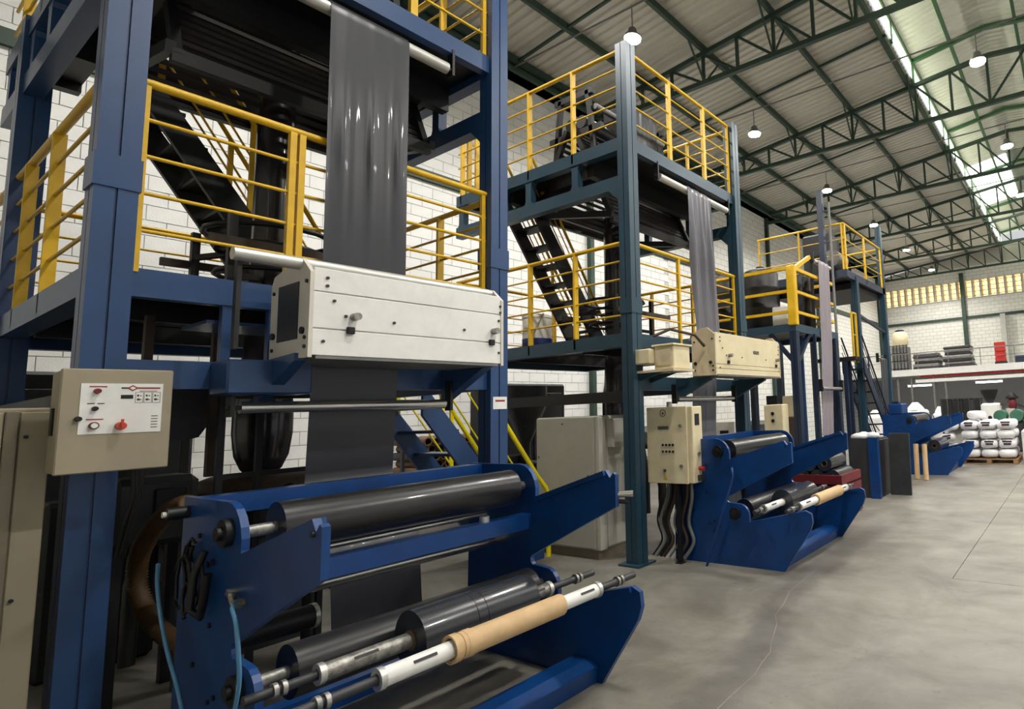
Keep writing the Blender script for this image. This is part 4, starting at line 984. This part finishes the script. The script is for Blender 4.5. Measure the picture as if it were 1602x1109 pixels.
MB().bbox(-4.75, -4.45, 9.6, 10.1, 0, 1.35, .02).build('lower_body', 'brown_steel', t); MB().bbox(-4.74, -4.46, 9.62, 10.08, 1.35, 1.75, .02).build('upper_body', 'cream_dark', t)

t = T4 = thing('platform_tower', 'fourth slim dark tower with thin yellow rails near the back', 'tower', (-5.1, 13.4, 0), 'film extrusion towers')
for y in (12.35, 14.5):
    channel_post(t, -4.2, y, 6.1 if y > 14 else 4.4, 'teal', None, .14); channel_post(t, -6.2, y, 4.4, 'dark_blue', None, .14)
for y in (11.75, 14.5): MB().box(-6.3, -4.06, y, y + .12, 4.3, 4.46).build('deck_beam', 'dark_blue', t)
for x in (-4.18, -6.3): MB().box(x, x + .1, 11.87, 14.5, 4.3, 4.46).build('deck_beam', 'dark_blue', t)
MB().box(-6.2, -4.18, 11.87, 14.5, 4.34, 4.38).build('deck_plate', 'black_steel', t)
MB().box(-6.2, -4.2, 12.5, 14.5, 4.16, 4.3).build('lower_box', 'black_steel', t)
for p0, p1 in (((-4.1, 11.8), (-6.25, 11.8)), ((-4.1, 11.8), (-4.1, 14.55)), ((-4.1, 14.55), (-6.25, 14.55))):
    guardrail(t, p0, p1, 4.46, 5.5, (.02, .5, .98), pw=.05, rods=2)
guardrail(t, (-4.05, 11.8), (-4.05, 12.08), 2.55, 3.5, (.03, .97), pw=.04, rods=1)
MB().box(-4.9, -4.0, 11.76, 12.1, 2.47, 2.55).build('landing', 'black_steel', t)
for y in (11.81, 12.05): MB().box(-4.3, -4.22, y - .04, y + .04, 0, 2.47).build('landing_leg', 'dark_blue', t)
MB().bar((-4.12, 12.4, 3.55), (-4.12, 14.55, 3.3), .06, .06).build('side_tie', 'dark_blue', t)
MB().bbox(-5.4, -4.7, 12.5, 13.2, 4.48, 5.6, .04).build('drive_housing', 'black_steel', t)
MB().cyl((-4.6, 12.3, 4.9), (-4.6, 12.9, 4.9), .2, 18).build('nip_roll', 'grey_steel', t)
stair('steep dark blue stair running down beside the fourth tower', -3.93, -4.4, 12.05, 2.5, 14.35, 0., 10, 'dark_blue', 'dark_blue', rh=.5)
web('film_web', 'small dark film sheet hanging at the fourth tower back', 0, .27, [(-4.12, 2.6, 14.0), (-4.07, 2.62, 14.0), (-4.05, 2.58, 14.0), (-4.05, .9, 13.9)], lambda z: .01, 3.0)
roller_thing('pale roller above the small film sheet at the fourth tower', -4.1, 2.56, 13.7, 14.3, .035)

# panels standing by the aisle between third and fourth towers
t = thing('film_stand', 'grey brown and blue panel stand at the aisle edge beyond the second winder', 'stand', (-3.2, 9.6, 0))
MB().box(-3.42, -3.08, 9.42, 9.46, 0, .97).build('grey_sheet', 'dark_steel', t)
MB().box(-3.08, -2.92, 9.36, 9.46, 0, .99).build('blue_plate', 'windup_blue', t)
MB().box(-3.42, -2.95, 9.46, 10.3, 0, .93).build('body', 'black_steel', t)
MB().box(-3.45, -3.0, 9.5, 10.2, .93, .955).build('top', 'dark_steel', t)
tag(MB().prism_x([(9.85, 0), (9.89, 0), (9.99, 1.02), (9.95, 1.02)], -2.9, -2.55).build('leaning_board', 'dark_steel'), 'dark board leaning beside the blue panel at the aisle edge', 'board')
for i, (x, y, r) in enumerate(((-3.3, 9.6, .1), (-3.15, 9.85, .09), (-3.35, 10.0, .08))):
    nm = ('white crumpled film wad at the front of the panel stand', 'white crumpled film wad on the panel stand right side', 'white crumpled film wad at the back of the panel stand')[i]
    m = MB(); m.lathe((x, y, .955), [(r, 0), (r * 1.5, .03), (r * 1.3, .07), (r * .4, .1)], 12)
    o = m.build('film_wad', 'sack'); tag(o, nm, 'film scrap', 'film wads')
# red crate with dark rolls behind the second winder
t = thing('crate', 'dark red crate behind the second winder', 'crate', (-3.3, 8.0, 0))
for a in ((-3.7, -2.9, 7.6, 7.64), (-3.7, -2.9, 8.36, 8.4), (-3.7, -3.66, 7.64, 8.36), (-2.94, -2.9, 7.64, 8.36)):
    for z in (0.02, .17, .32, .47): MB().box(*a, z, z + .12).build('slat', 'red_dark', t)
MB().box(-3.66, -2.94, 7.64, 8.36, .40, .43).build('bottom', 'red_dark', t)
for i, (x, z) in enumerate(((-3.53, .545), (-3.3, .545), (-3.07, .545), (-3.415, .74), (-3.185, .74))):
    nm = ('leftmost low', 'middle low', 'rightmost low', 'left upper', 'right upper')[i]
    film_roll('%s black film roll in the dark red crate' % nm, x, z, 7.7, 8.3, .11)
tag(MB().lathe((-3.6, 7.25, 0), [(.1, .3), (.16, .32), (.18, .45), (.1, .58), (.02, .62)], 12).lathe((-3.6, 7.25, 0), [(.15, 0), (.15, .3)], 12).build('rag_bin', 'green_cloth'), 'green cloth bundle in a bin behind the second winder', 'cloth bundle')

# two kraft cores standing before the far winder
core_tube('left of two kraft cores standing upright by the far winder', (-2.93, 11.85, 0), (-2.95, 12.0, .68), .05, .042)
core_tube('right of two kraft cores standing upright by the far winder', (-2.73, 11.72, 0), (-2.76, 11.9, .68), .05, .042)
film_roll('small black film roll on the far winder lower arm', -2.75, .58, 12.75, 13.7, .13)
t = thing('winder_drive', 'blue drive box standing on the far winder', 'drive box', (-3.35, 13.2, 1.27))
MB().bbox(-3.66, -3.36, 12.7, 13.2, 1.268, 1.5, .02).build('case', 'windup_blue', t); MB().bbox(-3.6, -3.45, 12.8, 13.0, 1.5, 1.56, .01).build('cap', 'dark_blue', t)

# ================================================================== SACKS ON PALLETS
def sack_mesh(L, W, H):
    m = MB(); nu, nv = 14, 8; v = []
    def se(t, p): c = math.cos(t); return math.copysign(abs(c) ** p, c)
    for j in range(nv + 1):
        ph = -math.pi / 2 + math.pi * j / nv; cz = math.copysign(abs(math.sin(ph)) ** .7, math.sin(ph)); cr = max(0, math.cos(ph)) ** .45
        for i in range(nu):
            th = 2 * math.pi * i / nu
            v.append((L / 2 * cr * se(th, .5), W / 2 * cr * se(th - math.pi / 2, .5), H / 2 * cz * (1 + .08 * math.sin(3 * th + j))))
    m.add(v, [(j * nu + i, j * nu + (i + 1) % nu, (j + 1) * nu + (i + 1) % nu, (j + 1) * nu + i) for j in range(nv) for i in range(nu)], True)
    return m.mesh('sack', 'sack')
SACK = sack_mesh(.385, .58, .205)
def print_mesh():
    m = MB()
    for z, h, a, b in ((.045, .035, -.09, .11), (-.02, .045, -.07, .09)):
        m.add([(a, -.2915, z), (b, -.2915, z), (b, -.2915, z + h), (a, -.2915, z + h), (a, -.286, z), (b, -.286, z), (b, -.286, z + h), (a, -.286, z + h)],
              [(0, 1, 2, 3), (7, 6, 5, 4), (0, 4, 5, 1), (1, 5, 6, 2), (2, 6, 7, 3), (3, 7, 4, 0)])
    return m.mesh('sack_print', 'print_dark')
SPRINT = print_mesh()
def sack(lb, loc, rot=(0, 0, 0), pr=False, group='white sacks', sc=1.):
    o = bpy.data.objects.new('sack', SACK); COL.objects.link(o); o.location = loc; o.rotation_euler = rot; o.scale = (sc, sc, sc)
    tag(o, lb, 'sack', group)
    if pr:
        c = bpy.data.objects.new('printed_label', SPRINT); COL.objects.link(c); c.parent = o
    return o
def pallet(lb, x0, x1, y0, y1, z=0., group='wooden pallets'):
    t = thing('pallet', lb, 'pallet', ((x0 + x1) / 2, (y0 + y1) / 2, z), group)
    for i in range(3):
        x = x0 + .05 + (x1 - x0 - .1) * i / 2
        MB().box(x - .05, x + .05, y0, y1, z + .02, z + .1).build('bearer', 'wood', t)
    for i in range(6):
        y = y0 + .05 + (y1 - y0 - .1) * i / 5
        MB().box(x0, x1, y - .045, y + .045, z + .1, z + .12).build('deck_board', 'wood', t)
    for y in (y0 + .05, y1 - .05): MB().box(x0, x1, y - .045, y + .045, z, z + .02).build('base_board', 'wood', t)
pallet('wooden pallet under the stacked white sacks', -2.58, -1.36, 14.75, 15.98)
rows = ('bottom', 'second', 'third', 'top'); cols = ('left', 'middle', 'right')
for r in range(4):
    for c in range(3):
        for d in range(2):
            if d == 0: lb = '%s white sack of the %s layer on the sack pallet' % (cols[c], rows[r])
            else: lb = '%s white sack behind, %s layer at the back of the sack pallet' % (cols[c], rows[r])
            sack(lb, (-2.37 + .4 * c + random.uniform(-.015, .015), 15.06 + .61 * d + random.uniform(-.02, .02), .235 + r * .222), (0, 0, random.uniform(-.04, .04)), pr=(r % 2 == 1 and d == 0))
sack('white sack lying loose on top of the sack pallet', (-2.25, 15.4, 1.125), (0, 0, .4))
sack('white sack at the foot of the leaning stack left of the sack pallet', (-2.86, 15.2, .115), (0, 0, .06))
sack('second white sack of the leaning stack left of the sack pallet', (-2.89, 15.2, .34), (0, 0, -.1))
sack('printed white sack tilted on the leaning stack beside the far winder arm', (-2.93, 15.15, .59), (0, -.16, .1), True)
sack('printed white sack on top of the leaning stack beside the far winder', (-2.88, 15.2, .86), (0, -.22, -.15), True)
t = thing('bulk_bag', 'big white bulk bag at the right picture edge', 'bulk bag', (-.85, 15.4, 0))
MB().bbox(-1.26, -.3, 14.9, 15.9, 0, .82, .09).build('bag', 'sack', t)
for x, y in ((-1.18, 15.0), (-.38, 15.0), (-1.18, 15.8), (-.38, 15.8)): MB().tube([(x, y, .7), (x + .03, y, .95), (x + .12, y + .02, .95), (x + .14, y, .7)], .014, 6).build('lift_loop', 'sack', t)
for i in range(4):
    x = -2.0 + i * .42
    t = thing('green_drum', ('first', 'second', 'third', 'fourth')[i] + ' grey green plastic bundle from the left behind the sack pallet', 'bundle', (x, 18.2, 0), 'green bundles')
    MB().bbox(x - .2, x + .2, 17.9, 18.5, 0, .85, .06).build('stack', 'dark_steel', t)
    MB().cyl((x, 17.85, 1.0), (x, 18.5, 1.0), .17, 16).build('bundle_top', 'green_cloth', t)

# ================================================================== MEZZANINE AT THE BACK
MY = 26.0
t = thing('mezzanine', 'white edged mezzanine floor across the back of the hall', 'mezzanine', (-3, MY, 0))
MB().box(XW + .02, 8.3, MY, YB - .3, 2.62, 2.86).build('slab', 'slab_white', t)
MB().box(XW + .02, 8.3, MY - .06, MY, 2.6, 2.88).build('edge_beam', 'slab_white', t)
MB().box(-6.0, 8.3, MY + .1, MY + .2, 2.5, 2.58).build('red_pipe', 'red', t)
MB().box(-6.2, 8.3, MY + .05, MY + .25, 2.28, 2.42).build('lower_beam', 'slab_white', t)
MB().box(XW + .02, 8.3, 30.4, 30.5, 0, 2.62).build('partition', 'wall_grey', t)
for x in (-7.0, -6.4, -5.45, -4.95, -.6, 3): MB().cyl((x, MY + .15, 0), (x, MY + .15, 2.62), .05, 12).build('pole', 'grey_steel', t)
guardrail(t, (XW + .1, MY - .02), (8.2, MY - .02), 2.88, 3.6, [i / 14 for i in range(15)], 'grey_steel', rods=1, pw=.03)
for i, (x, lb) in enumerate(((-6.2, 'left fluorescent fitting under the mezzanine'), (-3.3, 'right fluorescent fitting under the mezzanine'))):
    f = thing('strip_light', lb, 'strip light', (x, MY + .8, 2.3), 'strip lights')
    MB().box(x - .55, x + .55, MY + .72, MY + .88, 2.2, 2.25).build('tray', 'white_paint', f); MB().cyl((x - .52, MY + .8, 2.17), (x + .52, MY + .8, 2.17), .035, 10).build('tube', 'tube_glow', f)
    for q in (-.4, .4): MB().cyl((x + q, MY + .8, 2.25), (x + q, MY + .8, 2.62), .008, 6).build('hanger', 'grey_steel', f)
def bundle(lb, x0, x1, y0, y1, z0, z1, mtx, n, group, pal=True):
    t = thing('wrapped_bundle', lb, 'wrapped load', ((x0 + x1) / 2, (y0 + y1) / 2, z0), group)
    for i in range(n):
        f = i / n; h = (z1 - z0) / n; j = random.uniform(.0, .08)
        MB().bbox(x0 + j + f * .05, x1 - random.uniform(0, .1) - f * .1, y0 + j, y1 - j, z0 + i * h, z0 + (i + 1) * h + .01 if i < n - 1 else z1, h * .3).build('layer', mtx if i % 2 else 'dark_steel', t)
bundle('left grey wrapped stack of flat packs on the mezzanine', -6.35, -5.1, 26.3, 27.3, 2.862, 3.62, 'wrap', 6, 'wrapped stacks')
bundle('taller grey wrapped stack of flat packs beside the green post on the mezzanine', -5.05, -3.75, 26.3, 27.3, 2.862, 3.8, 'wrap', 7, 'wrapped stacks')
t = thing('crate_stack', 'red plastic crates stacked on the mezzanine', 'crates', (-2.7, 26.6, 2.86))
MB().bbox(-2.95, -2.5, 26.4, 26.8, 2.862, 3.0, .01).build('dark_base', 'black_steel', t)
for i in range(4): MB().bbox(-2.93, -2.52, 26.42, 26.78, 3.0 + i * .21, 3.19 + i * .21, .02).build('crate', 'red', t)
t = thing('caged_tank', 'pale tank in a dark cage at the left end of the mezzanine', 'tank', (-6.95, 26.7, 2.86))
MB().bbox(-7.25, -6.55, 26.3, 27.1, 2.9, 4.0, .04).build('cage_fill', 'grey_steel', t)
for i in range(6):
    x = -7.28 + i * .15; MB().box(x - .015, x + .015, 26.26, 26.29, 2.862, 4.05).build('cage_bar', 'black_steel', t)
for z in (2.95, 3.3, 3.65, 4.0): MB().box(-7.3, -6.5, 26.255, 26.285, z, z + .03).build('cage_hoop', 'black_steel', t)
MB().lathe((-6.9, 26.7, 0), [(.3, 4.0), (.36, 4.1), (.34, 4.6), (.2, 4.7)], 16).build('sack_top', 'cream', t); MB().lathe((-6.9, 26.7, 0), [(.2, 4.7), (.22, 4.76), (.1, 4.8)], 14).build('black_tie', 'black_steel', t)
tag(MB().bbox(-2.2, -1.0, 26.4, 27.2, 2.862, 3.2, .06).build('dark_bale', 'dark_blue'), 'low dark blue bale at the right end of the mezzanine', 'bale')
tag(MB().box(-3.35, -3.1, YB - .45, YB - .2, 2.87, 6.0).build('duct', 'alu'), 'pale vertical duct right of the green wall post', 'duct')
# goods under and before the mezzanine
t = thing('curtain_rack', 'row of black curtain panels below the mezzanine', 'curtain', (-3.7, 22, 0))
for i in range(7): MB().bbox(-4.35 + i * .185, -4.18 + i * .185, 22.0 + .03 * (i % 2), 22.06 + .03 * (i % 2), .45, 1.5, .02).build('panel', 'black_steel' if i != 5 else 'dark_steel', t)
MB().box(-4.4, -3.0, 22.0, 22.1, 1.5, 1.54).build('rail', 'dark_steel', t)
for x in (-4.38, -3.02): MB().box(x - .03, x + .03, 22.02, 22.08, 0, 1.5).build('leg', 'dark_steel', t)
t = thing('white_machine', 'white hopper machine with black funnel beyond the sacks', 'machine', (-2.3, 20, 0))
MB().bbox(-2.75, -2.2, 19.8, 20.4, .3, 1.35, .06).build('body', 'white_paint', t); MB().box(-2.7, -2.25, 19.85, 20.35, 0, .3).build('base', 'dark_steel', t)
MB().lathe((-2.5, 20.1, 0), [(.1, 1.35), (.12, 1.4), (.26, 1.72), (.26, 1.78)], 16).build('funnel', 'black_steel', t)
MB().cyl((-2.5, 19.8, .9), (-2.5, 19.78, .9), .06, 12).build('port', 'black_steel', t); MB().bar((-2.2, 20.1, 1.3), (-1.95, 20.1, 1.3), .1, .08).build('spout', 'brown_steel', t)
t = thing('mixer', 'pink and dark feeder head right of the white hopper machine', 'machine', (-1.95, 20.6, 0))
MB().box(-2.1, -1.85, 20.5, 20.8, 0, 1.15).build('stand', 'offwhite', t); MB().lathe((-1.9, 20.6, 0), [(.1, 1.15), (.13, 1.2), (.13, 1.42), (.06, 1.5)], 12).build('head', 'red_dark', t)
MB().lathe((-1.9, 20.6, 0), [(.18, 1.46), (.2, 1.5), (.06, 1.66)], 12).build('cap', 'black_steel', t)
MB().bar((-1.8, 20.6, 1.3), (-.9, 20.6, .8), .12, .08).build('screw_tube', 'dark_steel', t); MB().bar((-.95, 20.6, .85), (-.95, 20.6, 0), .06, .06).build('screw_leg', 'dark_steel', t)
for i, (x, y, wd, h) in enumerate(((-6.4, 23.5, .5, 1.5), (-5.6, 23.2, .9, 1.45), (-4.75, 23.4, .45, 1.25), (-7.3, 23.4, .7, 1.2))):
    nm = ('white upright bag beside the pole below the mezzanine', 'white crumpled bulk bag with straps below the mezzanine', 'slim white bag right of the crumpled bulk bag', 'white bag at the left below the mezzanine')[i]
    t = thing('bulk_bag', nm, 'bulk bag', (x, y, 0), 'white bags below the mezzanine')
    MB().bbox(x - wd / 2, x + wd / 2, y - .35, y + .35, 0, h * .8, .08).build('bag', 'sack', t)
    MB().lathe((x, y, h * .8), [(wd * .4, -.01), (wd * .33, .1), (wd * .12, h * .2)], 14).build('bag_neck', 'sack', t)
    MB().tube([(x - wd * .4, y - .36, h * .75), (x - wd * .2, y - .4, h * .5), (x + wd * .1, y - .38, h * .55), (x + wd * .35, y - .36, h * .3)], .02, 6).build('strap', 'brown_steel', t)
# goods along the left wall glimpsed between the towers
for i, (y, w_, h) in enumerate(((7.2, .9, 1.0), (8.6, 1.0, .7), (10.2, 1.1, 1.1), (12.2, 1.0, .9), (15.5, 1.2, 1.0), (17.5, 1.0, .8))):
    nm = ('first', 'second', 'third', 'fourth', 'fifth', 'sixth')[i]
    bundle('%s pale wrapped pallet load along the left wall from the stair' % nm, -9.3, -8.2, y - w_ / 2, y + w_ / 2, .125, .125 + h, 'sack', 3, 'wall loads')
    pallet('%s wooden pallet along the left wall from the stair' % nm, -9.3, -8.2, y - w_ / 2, y + w_ / 2)

# ================================================================== BLOCKS OF THE NEAR WALL
bpy.context.view_layer.update()
dg = bpy.context.evaluated_depsgraph_get()
eye = Vector((0, 0, 1.6)); scored = []
Rinv = M3R.transposed()
for b in BLOCKS:
    hits = 0; c = Vector((b[0] + .02, b[1] + .2, b[2] + .1))
    lc = Rinv @ (c - eye)
    if lc.z > -.2: scored.append((0, b)); continue
    px = PP[0] + FPX * lc.x / -lc.z; py = PP[1] - FPX * lc.y / -lc.z
    if not (-20 < px < 1622 and -20 < py < 1129): scored.append((0, b)); continue
    for fy, fz in ((.5, .5), (.15, .3), (.85, .3), (.15, .75), (.85, .75)):
        p = Vector((b[0] + .02, b[1] + .4 * fy, b[2] + .2 * fz)); d = p - eye
        ok, loc, *_ = scene.ray_cast(dg, eye, d.normalized(), distance=d.length - .03)
        hits += (not ok)
    scored.append((hits / (lc.z * lc.z), b))
scored.sort(key=lambda q: -q[0])
for sc, b in scored[:300]:
    o = bpy.data.objects.new('block', block_mesh); COL.objects.link(o); o.parent = wl; o.location = b
rest = MB()
for sc, b in scored[300:]:
    rest.v += []
    rest.box(b[0], b[0] + .02, b[1] + .004, b[1] + .396, b[2] + .004, b[2] + .196)
ro = rest.build('blocks', 'block', wl); ro['kind'] = 'stuff'
